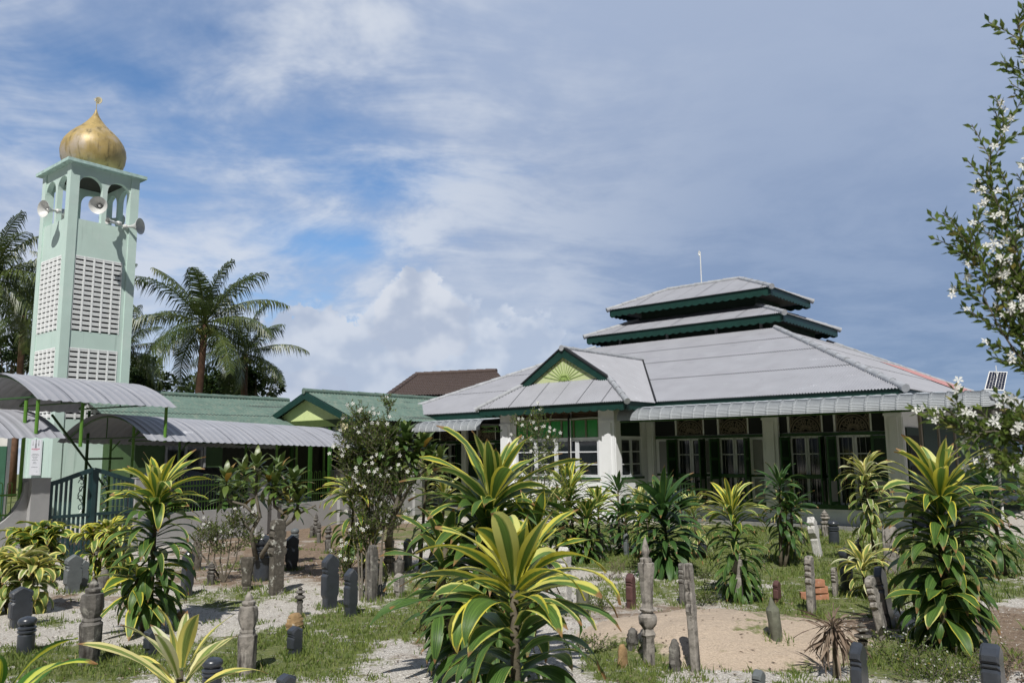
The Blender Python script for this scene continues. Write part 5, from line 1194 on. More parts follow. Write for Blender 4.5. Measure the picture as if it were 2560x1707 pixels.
dracaena(268, 1452, 'yellow bushy dracaena behind the tall left one, before the gate', [H(o=(a_, b_), z0=.15, z1=.78+c_, n=40, L=.40, W=.082, top=1., lowage=.4, up=50, low=-20, droop=1.4) for a_, b_, c_ in ((0, 0, .06), (-.22, -.05, 0), (.2, -.08, -.04))], seed=29)
dracaena(1050, 1420, 'slim yellow-tipped dracaena left behind the big tall one', [H(z0=.5, z1=1.70, n=44, L=.45, W=.06, top=1., low=-40), H(o=(.35, -.1), z0=.4, z1=1.35, n=34, L=.42, W=.06, top=.9, low=-40)], m='drY', seed=31)
dracaena(872, 1445, 'drooping yellow dracaena behind the white-flowered shrub', [H(z0=.4, z1=1.38, n=58, L=.62, W=.075, top=.9, lowage=.3, low=-60, up=50, droop=1.2), H(o=(.35, .1), z0=.2, z1=.75, n=26, L=.5, W=.07, top=.9, lowage=.4, low=-30)], seed=37)
dracaena(1440, 1402, 'narrow dracaena with upright yellow crown before the porch wall', [H(z0=.2, z1=1.30, n=76, L=.66, W=.07, top=.85, low=-45)], seed=41)
dracaena(1418, 1385, 'small dark-stemmed dracaena head behind, under the porch windows', [H(z0=.8, z1=1.60, n=34, L=.42, W=.05, top=.8, low=-40)], seed=43)
dracaena(1548, 1368, 'small dark green dracaena before the white porch corner', [H(z0=.4, z1=1.25, n=36, L=.45, W=.055, top=.1, low=-30)], m='drD', seed=47)
dracaena(1500, 1382, 'low yellow dracaena between porch corner and dark green one', [H(z0=.15, z1=.95, n=52, L=.5, W=.06, top=.9, low=-35)], seed=53)
dracaena(1592, 1372, 'low pale yellow dracaena left of the large dark one', [H(z0=.15, z1=1.0, n=52, L=.45, W=.06, top=1., lowage=.3, low=-35)], m='drY', seed=59)
dracaena(1676, 1440, 'large dark green dracaena standing before the green railing', [H(z0=.12, z1=1.15, n=110, L=.74, W=.085, top=.12, low=-50, droop=.9)], m='drD', seed=61)
dracaena(1748, 1395, 'yellow-mottled dracaena peeping out behind the large dark one', [H(z0=.2, z1=.92, n=40, L=.5, W=.06, top=.8, lowage=.4, low=-40)], m='drY', seed=67)
dracaena(1856, 1502, 'yellow-crowned dracaena with dark skirt right of the sand mound', [H(z0=.16, z1=1.24, n=100, L=.50, W=.058, top=1.0, low=-20, ex=1.0, droop=1.05)], seed=71)
dracaena(1952, 1415, 'plain green dracaena behind, before the facade windows', [H(z0=.6, z1=1.45, n=44, L=.46, W=.055, top=.15, low=-40), H(o=(.2, 0), z0=.3, z1=1.05, n=34, L=.42, W=.055, top=.1, low=-40)], m='drD', seed=73)
dracaena(1968, 1410, 'small bright yellow dracaena above the thin old stones', [H(z0=.3, z1=.96, n=40, L=.50, W=.058, top=1., lowage=.3, low=-50, droop=1.1)], m='drY', seed=79)
dracaena(2190, 1415, 'drooping cream and yellow dracaena before the right end column', [H(z0=.55, z1=1.62, n=72, L=.52, W=.06, top=1.1, lowage=.25, low=-75, up=78, droop=1.35)], m='drY', seed=83)
dracaena(2168, 1492, 'low yellow dracaena clump beside the dark ringed stone', [H(z0=.08, z1=.46, n=36, L=.44, W=.06, top=1., lowage=.6, low=-20, up=70, droop=1.2)], m='drY', seed=89)
dracaena(2366, 1612, 'big dark-skirted dracaena with yellow crown at the right', [H(z0=.20, z1=1.58, n=140, L=.68, W=.092, top=.98, low=-20, ex=1.0, droop=1.05), H(o=(-.15, -.25), z0=.25, z1=.62, n=16, L=.46, W=.09, top=.4, lowage=.3, up=40)], stemr=.05, seed=97)
dracaena(2515, 1440, 'green dracaena in shade behind the big right one', [H(z0=.3, z1=1.45, n=64, L=.55, W=.07, top=.1, low=-50)], m='drD', seed=101)
dracaena(2420, 1430, 'shaded green dracaena right behind the big one before the side wall', [H(z0=.3, z1=1.2, n=50, L=.5, W=.07, top=.2, low=-50)], m='drD', seed=103)
dracaena(1395, 1412, 'dense green dracaena below the left part of the porch windows', [H(z0=.15, z1=1.05, n=60, L=.55, W=.06, top=.6, low=-20)], seed=107)
dracaena(1290, 1425, 'green dracaena half hidden between the big one and the porch wall', [H(z0=.15, z1=1.0, n=60, L=.55, W=.065, top=.5, low=-20)], seed=109)
dracaena(1628, 1398, 'low yellow-green dracaena left of the green railing', [H(z0=.1, z1=.80, n=56, L=.5, W=.06, top=.7, lowage=.15, low=-20)], seed=113)
dracaena(1470, 1405, 'bushy green dracaena before the white porch pillar', [H(z0=.1, z1=.85, n=60, L=.52, W=.06, top=.5, lowage=.1, low=-20)], seed=127)
dracaena(1568, 1388, 'dark bushy dracaena before the porch side window', [H(z0=.1, z1=.80, n=56, L=.52, W=.06, top=.1, low=-20)], m='drD', seed=131)
# withered plant
p = G(2090, 1692); t = empty('withered_plant', p, 0, 'withered brown plant with hanging dead leaves at the lower right', 'dead plant'); mb = MB(); rnd = random.Random(4)
for i in range(90):
    a = rnd.uniform(0, 6.28); leaf(mb, (.03*cos(a), .03*sin(a), .46-.16*rnd.random()**2), a, R_(rnd.uniform(-72, -10) if rnd.random() < .8 else 30), rnd.uniform(.16, .36), .020, R_(rnd.uniform(20, 60)), 0, rnd, 7, side=rnd.uniform(-2, 2), wave=.25)
mb.build('dead_leaves', K['dead'], t, smooth=True); mb = MB(); mb.tube([(0, 0, -.02), (.01, 0, .25), (0, 0, .48)], [.03, .025, .012], 7); mb.build('stem', K['stem'], t)
# ------------------------------------------------------------------ small leaf helpers
def sleaf(mb, p, d, L, W, rnd, up=None, r=None):
    d = Vector(d).normalized(); s_ = d.cross(up or Vector((rnd.uniform(-1, 1), rnd.uniform(-1, 1), rnd.uniform(.2, 1)))).normalized(); n = s_.cross(d); p = Vector(p)
    r = rnd.random() if r is None else r
    vs = [p, p+d*L*.5+s_*W/2+n*W*.12, p+d*L, p+d*L*.5-s_*W/2+n*W*.12, p+d*L*.5-n*W*.1]
    mb.add(vs, [(0, 1, 4), (1, 2, 4), (2, 3, 4), (3, 0, 4)], 0, [(0, 0, 0, r)]*5)
def flower(mb, p, n, R, rnd, petals=5):
    n = Vector(n).normalized(); a = n.orthogonal().normalized(); b = n.cross(a); p = Vector(p); o = rnd.uniform(0, 6)
    for k in range(petals):
        an = o+2*pi*k/petals; d = a*cos(an)+b*sin(an); s_ = n.cross(d)
        mb.add([p, p+d*R*.6+s_*R*.26+n*R*.18, p+d*R+n*R*.05, p+d*R*.6-s_*R*.26+n*R*.18], [(0, 1, 2, 3)])
def frangipani(label, base, branches, tips, seed, L=.26, fl=()):
    rnd = random.Random(seed); t = empty('frangipani', base, 0, label, 'frangipani'); ms = MB(); b = Vector(base)
    for pts, r in branches: ms.tube([Vector(q)-b for q in pts], [r*(1-.5*i/(len(pts)-1)) for i in range(len(pts))], 8)
    ms.build('branch', K['bark'], t, smooth=True); mb = MB()
    for tp in tips:
        q = Vector(tp)-b
        for i in range(20):
            a = i*2.4+rnd.uniform(-.2, .2); f = i/16; leaf(mb, q+Vector((0, 0, -.06+.10*f)), a, R_(-25+85*f+rnd.uniform(-12, 12)), L*rnd.uniform(.75, 1.15), L*.27, R_(55), 0, rnd, 6, fold=.2, nw=2)
    mb.build('foliage', K['frang'], t, smooth=True)
    if fl:
        mf = MB()
        for q in fl:
            for i in range(8): o = Vector(q)-b+Vector((rnd.uniform(-.07, .07), rnd.uniform(-.07, .07), rnd.uniform(-.05, .07))); flower(mf, o, (rnd.uniform(-.6, .6), -.8, .8), .042, rnd)
        mf.build('blossoms', K['petaly'], t)
    return t
D0 = 13.0
q = lambda x, y, d=D0: Dp(x, y, d)
b0 = G(650, 1432); D0 = b0.y
frangipani('frangipani with bare curving branches and cream flowers before the low wall', b0,
  [([b0-Vector((0, 0, .05)), q(655, 1385), q(690, 1330), q(735, 1295), q(745, 1262), q(735, 1210)], .042), ([q(700, 1320), q(718, 1290), q(686, 1265), q(682, 1232)], .035), ([q(640, 1400), q(628, 1330), q(650, 1290), q(640, 1240), q(642, 1175)], .04), ([q(640, 1290), q(612, 1262), q(570, 1250), q(565, 1200)], .028), ([q(735, 1290), q(790, 1262)], .02), ([q(628, 1330), q(600, 1290), q(570, 1255)], .02), ([q(735, 1240), q(700, 1180)], .02), ([q(684, 1250), q(712, 1230), q(716, 1205)], .02)],
  [q(566, 1205), q(565, 1246, D0-.4), q(642, 1172), q(700, 1180, D0+.3), q(690, 1222), q(735, 1210), q(610, 1190, D0+.3), q(720, 1262, D0-.2), q(640, 1235, D0-.3), q(745, 1262), q(672, 1205), q(590, 1225, D0-.2)], 3, .36, [q(643, 1176), q(728, 1248)])
b0 = G(968, 1412); D0 = b0.y
frangipani('frangipani with grey forked branches right of the tall flowering shrub', b0,
  [([b0-Vector((0, 0, .05)), q(975, 1330), q(990, 1265), q(1005, 1215), q(1018, 1160)], .06), ([q(985, 1290), q(1020, 1225), q(1045, 1180)], .035), ([q(992, 1260), q(965, 1210), q(962, 1165)], .035), ([q(1030, 1205), q(1075, 1165)], .025), ([q(985, 1240), q(950, 1215), q(940, 1190)], .02), ([q(1060, 1150), q(1098, 1190)], .02)],
  [q(1018, 1120), q(962, 1115), q(1045, 1128), q(1075, 1155), q(988, 1100), q(940, 1150), q(1100, 1160), q(1035, 1160), q(1000, 1140), q(1060, 1118), q(975, 1140), q(1085, 1180, D0-.3), q(900, 1130), q(1012, 1095)], 5, .34, [q(1085, 1138), q(865, 1072)])
b0 = Dp(2180, 1790, 4.6); b0.z = 0
D0 = 4.6
frangipani('young frangipani with a forked pale stem and pointed leaves at the lower right', b0,
  [([b0, q(2165, 1735), q(2196, 1676), q(2204, 1634)], .022), ([q(2190, 1686), q(2225, 1665), q(2246, 1648)], .016)], [q(2206, 1632), q(2250, 1642)], 7, .17)
def shrub(label, base, stems, clumps, seed, nleaf, LL, nf, FR, name='flowering_shrub', m='shrub', lw=.42, tw=.35, cat='flowering shrub', sr=.016):
    """clumps: centre (world), radius xyz"""
    rnd = random.Random(seed); b = Vector(base); t = empty(name, b, 0, label, cat); ms = MB(); mb = MB(); mf = MB(); tot = sum(c[1][0]*c[1][2] for c in clumps)
    for pts in stems: ms.tube([Vector(x)-b for x in pts], [sr*(1-.5*i/(len(pts)-1)) for i in range(len(pts))], 6)
    for c, r in clumps:
        c = Vector(c)-b; k = int(nleaf*r[0]*r[2]/tot/7)+1
        for _ in range(k):
            while True:
                v = Vector((rnd.uniform(-1, 1), rnd.uniform(-1, 1), rnd.uniform(-1, 1)))
                if v.length < 1: break
            p = c+Vector((v.x*r[0], v.y*r[1], v.z*r[2])); d = Vector((v.x*.6+rnd.uniform(-.5, .5), v.y*.6+rnd.uniform(-.5, .5), rnd.uniform(.1, 1))).normalized(); Ls = LL*rnd.uniform(1.8, 3.6)
            ms.tube([p-d*Ls*.6, p+d*Ls], .0022 if LL < .05 else .004, 3, cap=False)
            for i in range(7):
                f = i/6; a = rnd.uniform(0, 6.28); s_ = d.orthogonal().normalized(); s2 = d.cross(s_); o = (s_*cos(a)+s2*sin(a)); sleaf(mb, p+d*Ls*(f*1.4-.5), o*.8+d*.7, LL*rnd.uniform(.7, 1.2), LL*lw, rnd)
            if rnd.random() < nf*7/max(1, nleaf): flower(mf, p+d*Ls*1.05+Vector((0, -.01, 0)), (rnd.uniform(-.7, .7), -1, rnd.uniform(-.2, .9)), FR, rnd)
    ms.build('stems', K['bark'], t); mb.build('foliage', K[m], t)
    if nf: mf.build('blossoms', K['petal'], t)
    return t
b0 = G(925, 1500); D0 = b0.y
cl = [(q(900, 1090), (.36, .3, .32)), (q(960, 1120), (.3, .3, .42)), (q(930, 1200), (.42, .32, .36)), (q(870, 1150), (.18, .2, .26)), (q(968, 1015), (.07, .07, .18)), (q(905, 1035), (.16, .14, .12)), (q(1010, 1200), (.2, .2, .28)), (q(975, 1290), (.22, .25, .26)), (q(880, 1230), (.12, .14, .12)), (q(845, 1060), (.06, .06, .05)), (q(860, 1400), (.14, .14, .16)), (q(925, 1290), (.26, .24, .26)), (q(900, 1340), (.2, .2, .2))]
shrub('tall thin-stemmed shrub covered in white star flowers, left of the big dracaena', b0, [[G(x0, 1500), q(x0+d*.2, 1380), q(x0+d*.6, 1260), q(x0+d, 1150)] for x0, d in ((905, -5), (915, 5), (925, -2), (932, 20), (940, -12), (946, 35), (900, -25), (953, 10))], cl, 21, 8000, .056, 150, .038)
b0 = G(560, 1455); D0 = b0.y
shrub('low open bush with small white flowers between the left dracaena and the polished stone', b0, [[b0, q(x-10, 1400), q(x, 1330)] for x in (530, 545, 560, 580, 600)]+[[b0, q(500, 1380), q(480, 1330)]], [(q(550, 1325), (.42, .3, .13)), (q(600, 1300), (.25, .25, .12)), (q(515, 1350), (.16, .2, .10)), (q(620, 1345), (.2, .2, .08)), (q(560, 1370), (.35, .25, .05))], 22, 1700, .05, 34, .03)
b0 = G(1336, 1400); D0 = b0.y
shrub('slender shrub with white flowers rising before the porch windows', b0, [[b0, q(1340, 1300), q(1345, 1180)], [b0, q(1325, 1300), q(1330, 1160)], [b0, q(1352, 1300), q(1362, 1190)]], [(q(1335, 1090), (.26, .2, .30)), (q(1310, 1060), (.2, .15, .14)), (q(1350, 1045), (.16, .12, .14)), (q(1345, 1160), (.28, .2, .28)), (q(1375, 1120), (.16, .16, .2)), (q(1350, 1250), (.3, .2, .4)), (q(1400, 1200), (.14, .14, .14)), (q(1290, 1190), (.14, .14, .12))], 23, 2600, .045, 60, .034, tw=.2)
b0 = G(1525, 1530); D0 = b0.y
shrub('dry twiggy brown bush behind the maroon stone', b0, [[b0, q(1525+d, 1490), q(1525+d*2, 1440)] for d in (-25, -12, 0, 12, 24)], [(q(1525, 1455), (.24, .2, .22)), (q(1550, 1415), (.16, .16, .10)), (q(1500, 1470), (.14, .14, .14))], 24, 1100, .022, 0, .01, 'bush', 'dead', cat='bush', sr=.008)
b0 = G(1900, 1560); D0 = b0.y
shrub('dry olive bush right of the yellow-crowned dracaena', b0, [[b0, q(1895+d, 1500), q(1895+d*2, 1450)] for d in (-15, 0, 15)], [(q(1890, 1470), (.2, .2, .2)), (q(1880, 1435), (.14, .14, .08)), (q(1915, 1500), (.16, .16, .14))], 25, 900, .025, 0, .01, 'bush', cat='bush', sr=.008)
b0 = G(2290, 1690); D0 = b0.y
for i, (x, y, rx, rz_, lb) in enumerate(((2260, 1600, .34, .20, 'weedy bush with tiny pale blue flowers before the big right dracaena'), (2400, 1640, .28, .16, 'weedy bush at the foot of the big right dracaena'), (2330, 1680, .3, .1, 'low weeds with tiny flowers at the lower right'), (2520, 1650, .25, .2, 'brownish scrub in the lower right corner'), (1480, 1560, .26, .05, 'low weeds in the sand at the foot of the front dracaena'), (1760, 1450, .16, .12, 'green weeds behind the thin ridged stones'), (1490, 1460, .2, .1, 'green weeds around the granite gravestone'))):
    b0 = G(x, min(1700, y+60)); D0 = b0.y
    shrub(lb, b0, [[b0, b0+Vector((.03, 0, .1)), q(x, y)]], [(q(x, y), (rx, rx*.8, rz_)), (b0+Vector((0, 0, rz_*.6)), (rx*1.1, rx, rz_*.7))], 30+i, 1100, .028, 40 if i in (0, 2) else 0, .010, 'weed_bush', 'dead' if i == 3 else 'shrub', lw=.6, cat='weeds', sr=.004)
# foreground tree at the right edge: trunk outside the picture, sprays of leaves and star flowers reach in
rnd = random.Random(9); DF = 2.6; base = Dp(3050, 1500, DF).xy.to_3d()
t = empty('flowering_tree', base, 0, 'leafy white-flowered branches reaching in from the right edge, closest to the viewer', 'tree'); ms = MB(); mb = MB(); mf = MB()
ms.tube([(0, 0, 0), (.03, 0, .8), (-.02, .02, 1.6), (.02, 0, 2.5), (0, 0, 3.3)], [.06, .05, .045, .035, .02], 8)
F = lambda x, y, d=DF: Dp(x+38, y, d)-base
limbs = [([F(3050, 900), F(2760, 760), F(2620, 420), F(2560, 260), F(2530, 150), F(2505, 62)], .55), ([F(3050, 1100), F(2700, 1050), F(2590, 900), F(2520, 700), F(2470, 540), F(2430, 420), F(2480, 320)], 1.), ([F(3050, 1200), F(2700, 1080), F(2600, 960), F(2520, 850), F(2450, 720), F(2400, 640), F(2368, 590)], 1.), ([F(2620, 1000), F(2520, 800), F(2545, 600), F(2560, 500)], 1.), ([F(3050, 1350), F(2700, 1200), F(2560, 1130), F(2460, 1080), F(2390, 1085), F(2350, 1062)], .9), ([F(2700, 1200), F(2600, 1110), F(2540, 1075), F(2480, 1085)], .7), ([F(2700, 1300), F(2600, 1200), F(2540, 1150), F(2470, 1160)], .8), ([F(2650, 1050), F(2560, 950), F(2480, 850), F(2420, 740)], 1.), ([F(2700, 1080), F(2590, 880), F(2560, 780), F(2500, 640)], 1.), ([F(2600, 900), F(2560, 700), F(2470, 440)], .5), ([F(2620, 420), F(2590, 300), F(2560, 200)], .7), ([F(2700, 1350), F(2600, 1290), F(2550, 1240)], .8), ([F(3010, 700), F(2950, 500), F(2860, 300), F(2840, 150)], 1.), ([F(3010, 900), F(3150, 600), F(3220, 350)], 1.), ([F(3010, 400), F(3060, 200), F(3040, 0), F(2960, -150)], 1.), ([F(3010, 1000), F(2880, 850), F(2800, 700), F(2790, 560)], 1.), ([F(3010, 800), F(3160, 850), F(3290, 780)], 1.)]
def spline(pts, n):
    P = [pts[0]]+list(pts)+[pts[-1]]; out = []
    for i in range(1, len(P)-2):
        for k in range(n):
            u = k/n; a, b, c_, d = P[i-1:i+3]; out.append(.5*((2*b)+(c_-a)*u+(2*a-5*b+4*c_-d)*u*u+(3*b-a-3*c_+d)*u**3))
    return out+[pts[-1]]
for pts, dens in limbs:
    sp = spline(pts, 9); ms.tube(sp, [max(.0022, .011*(1-i/len(sp))**1.2) for i in range(len(sp))], 5)
    for i in range(6, len(sp)):
        p = sp[i]; d = (sp[i]-sp[i-1]).normalized()
        pass
        if rnd.random() < .30: continue
        for _ in range(2 if rnd.random() < dens*.45 else 1):
            a = d.orthogonal().normalized(); a = Matrix.Rotation(rnd.uniform(0, 6.28), 3, d)@a; tw = (a*.8+d*.9+Vector((0, 0, .25))).normalized(); Lt = rnd.uniform(.05, .16); e = p+tw*Lt
            ms.tube([p, (p+e)/2+Vector((0, 0, .005)), e], .0016, 4, cap=False)
            for k in range(int(6+Lt*50)):
                u = k/(5+Lt*50); o = Matrix.Rotation(k*2.4, 3, tw)@tw.orthogonal().normalized(); sleaf(mb, p+tw*Lt*u, o*.75+tw*.8, rnd.uniform(.026, .044), .016, rnd)
            if rnd.random() < .42*dens:
                for _ in range(rnd.choice((1, 2, 2, 3))): flower(mf, e+Vector((rnd.uniform(-.025, .025), rnd.uniform(-.03, .01), rnd.uniform(-.025, .025))), (rnd.uniform(-.9, .5), -.9, rnd.uniform(-.4, .8)), rnd.uniform(.0125, .018), rnd)
ms.build('branches', K['bark'], t); mb.build('foliage', K['shrub'], t); mf.build('blossoms', K['petal'], t)
# ------------------------------------------------------------------ coconut palms
def palm(label, px_, py_, Y, R, seed, nf=22, bend=.3, trunk=True, droop=1., nuts=True):
    rnd = random.Random(seed); c = Dp(px_, py_, Y); b = Vector((c.x+bend, c.y, 0)); t = empty('coconut_palm', b, 0, label, 'palm tree', 'coconut palms'); cc = c-b
    ms = MB(); ms.tube([(0, 0, -.1), Vector((0, 0, 0)).lerp(cc, .3)+Vector((-.1*bend, 0, 0)), Vector((0, 0, 0)).lerp(cc, .7)+Vector((-.12*bend, 0, 0)), cc], [.24, .19, .16, .15], 10); ms.build('trunk', mat('palm_trunk', (.16, .09, .06), .9, .3, 5), t, smooth=True)
    mb = MB(); mr = MB()
    for i in range(nf):
        az = i*2.39996+rnd.uniform(-.2, .2); f = i/(nf-1); el = R_(86-118*f**.9+rnd.uniform(-6, 6)); L = R*rnd.uniform(.88, 1.08)*(.9 if f < .1 else 1); dr = R_((48+36*f)*droop*rnd.uniform(.8, 1.2)); n = 24
        p = cc+Vector((0, 0, .05)); e = el; pts = []; hd = Vector((cos(az), sin(az), 0)); ran = rnd.random()*.5
        for k in range(n+1):
            pts.append((p.copy(), e)); p = p+(hd*cos(e)+Vector((0, 0, sin(e))))*(L/n); e -= dr/n*(.4+1.2*k/n)
        mr.tube([a for a, _ in pts], [.035*(1-.85*k/n)+.004 for k in range(n+1)], 4, cap=False, at=(0, 0, 0, .93))
        sd = Vector((-sin(az), cos(az), 0))
        for k in range(3, n+1):
            for sub in (0, .5):
                u = (k+sub)/n
                if u > 1: continue
                a, ee = pts[k]; d = hd*cos(ee)+Vector((0, 0, sin(ee))); nm = sd.cross(d)
                if nm.z < 0: nm = -nm
                a = a+d*(L/n*sub); ll = R*.27*(sin(pi*min(1, .12+.83*u))**.6)*rnd.uniform(.8, 1.15)
                for s_ in (-1, 1):
                    dd = (sd*s_*1.0+d*.55+nm*(.25-rnd.uniform(0, .45))).normalized(); w = d*.026*R/3.4; m_ = a+dd*ll*.5+Vector((0, 0, -ll*.12)); e_ = a+dd*ll*.78+Vector((0, 0, -ll*rnd.uniform(.5, .85)))
                    rr = min(.88, max(0, rnd.random()*.6+ran*.6)); mb.add([a-w, a+w, m_+w, m_-w, e_], [(0, 1, 2, 3), (3, 2, 4)], 0, [(0, 0, 0, rr)]*5)
    o = mb.build('fronds', K['palm'], t); mr.build('frond_ribs', K['palm'], t)
    if nuts:
        for i in range(7):
            m_ = MB(); a = i*.9; m_.lathe([(.02, -.13), (.10, -.08), (.12, 0), (.09, .09), (.02, .13)], 8, cc+Vector((.28*cos(a), .28*sin(a), -.25-.08*(i % 2)))); m_.build('coconut', mat('coconut', (.22, .22, .05), .5), t, smooth=True)
palm('tallest coconut palm, standing alone behind the green roof right of the minaret', 512, 812, 36, 3.8, 3, 23, -.5)
palm('lower coconut palm half behind the tallest one on its right', 612, 888, 40, 3.2, 5, 17, .2)
palm('coconut palm at the left picture edge beside the minaret', -25, 700, 34, 3.6, 7, 24, -.2)
palm('coconut palm standing behind the minaret', 205, 745, 38, 3.3, 9, 22, 0)
palm('low coconut palm between minaret and left edge', 60, 790, 42, 3.2, 11, 20, 0)
palm('low coconut palm just right behind the minaret', 300, 880, 42, 3.0, 13, 18, 0)
# ------------------------------------------------------------------ background trees
def tree(label, px_, py_, Y, rx, rz2, seed, n=1500, LL=.32, nm='broadleaf_tree'):
    rnd = random.Random(seed); c = Dp(px_, py_, Y); b = Vector((c.x, c.y, 0)); t = empty(nm, b, 0, label, 'tree', 'trees behind the buildings'); mb = MB(); ms = MB()
    ms.tube([(0, 0, 0), (.1, 0, c.z*.5), (0, 0, c.z)], [.18, .13, .06], 7)
    cs = []
    for i in range(9):
        a = rnd.uniform(0, 6.28); r = rnd.uniform(.2, .8); o = Vector((rx*r*cos(a), rx*r*sin(a), c.z+rz2*rnd.uniform(-.7, .7))); cs.append(o); ms.tube([(0, 0, c.z*.6), o], [.06, .02], 5)
    ms.build('trunk', K['bark'], t)
    for i in range(n):
        o = rnd.choice(cs); v = Vector((rnd.gauss(0, 1), rnd.gauss(0, 1), rnd.gauss(0, 1))).normalized()*rnd.uniform(.5, 1)**.5; p = o+Vector((v.x*rx*.42, v.y*rx*.42, v.z*rz2*.42)); sleaf(mb, p, v+Vector((rnd.uniform(-.5, .5), rnd.uniform(-.5, .5), rnd.uniform(-.6, .4))), LL*rnd.uniform(.6, 1.2), LL*.5, rnd)
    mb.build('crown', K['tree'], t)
for i, a in enumerate((('dark tree mass left of the minaret above the raised canopy', 30, 905, 44, 2.4, 1.3), ('dark leafy tree right of the minaret above the green roof', 375, 965, 46, 1.9, .9), ('dark leafy tree at the foot of the tallest palm', 520, 965, 44, 1.8, 1.0), ('bright green leafy tree right of the tallest palm', 640, 950, 43, 1.3, .8), ('leafy tree under the lower palm', 590, 975, 46, 1.8, .7), ('dark tree right behind the minaret', 330, 930, 48, 1.5, 1.4), ('dark tree at the far left edge', -60, 860, 46, 2.5, 1.8))):
    tree(*a, seed=40+i)
rnd = random.Random(77); c = G(0, 1200); t = empty('banana_plant', Dp(352, 1100, 33).xy.to_3d(), 0, 'banana plant with one broad upright leaf right of the minaret', 'banana plant'); mb = MB()
for i, (az_, el_) in enumerate(((2.8, 80), (.4, 60), (3.6, 55), (5.2, 40), (1.6, 50))): leaf(mb, (0, 0, 3.2), az_, R_(el_), 1.8, .5, R_(50), 0, rnd, 8, fold=.2)
mb.build('foliage', K['frang'], t, smooth=True); ms = MB(); ms.tube([(0, 0, 0), (0, 0, 3.3)], [.14, .1], 8); ms.build('stem', K['frang'], t)
# wood behind the viewpoint (it shades the shaded sides and shows in the window glass)
mb = MB(); rnd = random.Random(8)
for i in range(26):
    a = R_(178+184*i/25) ; r = rnd.uniform(11, 17); cx, cy = r*cos(a)*1.3, r*sin(a)*.9-1; hh = rnd.uniform(5.5, 8.5)
    for k in range(240):
        v = Vector((rnd.gauss(0, 1), rnd.gauss(0, 1), rnd.gauss(0, 1))).normalized()*rnd.uniform(.3, 1)
        sleaf(mb, (cx+v.x*2.4, cy+v.y*2.4, hh*.5+v.z*hh*.5), (rnd.uniform(-1, 1), rnd.uniform(-1, 1), rnd.uniform(-1, 1)), .9, .6, rnd)
tag(mb.build('woodland', K['tree']), 'unseen leafy wood behind the viewer that blocks sky light', kind='stuff')
# ------------------------------------------------------------------ grass and gravel (nobody could count these)
mb = MB(); rnd = random.Random(12); cnt = 0
for _ in range(200000):
    y = 3.6+17.5*rnd.random()**1.25; x = rnd.uniform(-1, 1)*(y*.72+.5)
    gm_, bm_, sm__ = gmask(x, y)
    from mathutils import noise as nz
    v = gm_*1.1+.9*nz.noise(Vector((x*1.1, y*1.1, 2)))+1.0*nz.noise(Vector((x*3.4, y*3.4, 5)))
    if sm__ > .55 or (y > 18.5 and x < 1) or v < (.55 if rnd.random() > .04 else .05): continue
    z = hz(x, y); tall = rnd.random() < .05; k = 2 if y > 10 else 3
    rr = rnd.random()*.92
    for _b in range(k):
        h = rnd.uniform(.014, .04)*(2.6 if tall else 1)*(1+.03*y); a = rnd.uniform(0, 6.28); w = .0035*(1+y*.10); bx, by = x+rnd.uniform(-.03, .03), y+rnd.uniform(-.03, .03); lx, ly = rnd.uniform(-.6, .6)*h, rnd.uniform(-.6, .6)*h
        c_, s_ = cos(a)*w, sin(a)*w; r2 = min(1, rr*.7+rnd.random()*.33)
        mb.add([(bx-c_, by-s_, z-.005), (bx+c_, by+s_, z-.005), (bx+lx*.5+c_*.7, by+ly*.5+s_*.7, z+h*.6), (bx+lx, by+ly, z+h)], [(0, 1, 2), (0, 2, 3)], 0, [(0, 0, 0, r2)]*4)
    cnt += 1
    if cnt > 34000: break
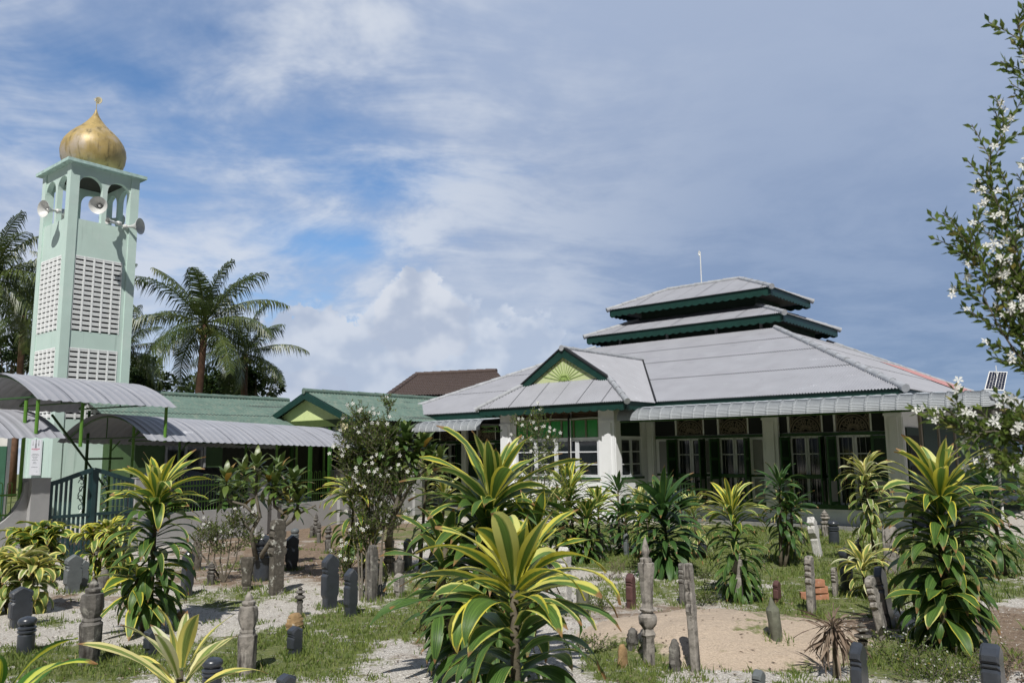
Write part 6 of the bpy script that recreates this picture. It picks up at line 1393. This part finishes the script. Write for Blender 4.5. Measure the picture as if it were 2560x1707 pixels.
for sx, sy, sr in SP:
    for _ in range(rnd.choice((25, 50, 90))):
        a = rnd.uniform(0, 6.28); r = sr*rnd.uniform(.9, 1.9); x, y = sx+r*cos(a), sy+r*sin(a); z = hz(x, y); h = rnd.uniform(.03, .10); a2 = rnd.uniform(0, 6.28); w = .003*(1+y*.1); c_, s_ = cos(a2)*w, sin(a2)*w; lx, ly = rnd.uniform(-.6, .6)*h, rnd.uniform(-.6, .6)*h
        mb.add([(x-c_, y-s_, z-.005), (x+c_, y+s_, z-.005), (x+lx*.5+c_*.7, y+ly*.5+s_*.7, z+h*.6), (x+lx, y+ly, z+h)], [(0, 1, 2), (0, 2, 3)], 0, [(0, 0, 0, rnd.random())]*4)
tag(mb.build('grass', K['grass']), 'short green and dry grass growing in patches between the graves', 'grass', kind='stuff')
mb = MB(); cnt = 0
for _ in range(60000):
    y = 3.4+12*rnd.random()**1.3; x = rnd.uniform(-1, 1)*(y*.72+.4); gm_, bm_, s__ = gmask(x, y)
    if gm_+.6*nz.noise(Vector((x*1.1, y*1.1, 2))) > .5 or s__ > .4: continue
    z = hz(x, y); r = rnd.uniform(.004, .012)*(1+.06*y); o = [Vector((rnd.uniform(-1, 1), rnd.uniform(-1, 1), rnd.uniform(.1, .9))).normalized()*r for _k in range(4)]
    mb.add([(x+q_.x, y+q_.y, z+q_.z*.7) for q_ in o], [(0, 1, 2), (0, 2, 3), (0, 3, 1), (1, 2, 3)]); cnt += 1
    if cnt > 22000: break
tag(mb.build('gravel', mat('white_gravel', (.62, .59, .55), .9, .3, 30)), 'loose white gravel on the ground', 'gravel', kind='stuff')
# fallen brown leaves
mb = MB()
for _ in range(3600):
    y = 4+14*rnd.random(); x = rnd.uniform(-1, 1)*y*.7; sleaf(mb, (x, y, hz(x, y)+.008), (rnd.uniform(-1, 1), rnd.uniform(-1, 1), .1), rnd.uniform(.03, .07), .02, rnd, up=Vector((0, 0, 1)))
tag(mb.build('leaf_litter', K['dead']), 'small fallen brown leaves scattered on the ground', 'leaf litter', kind='stuff')
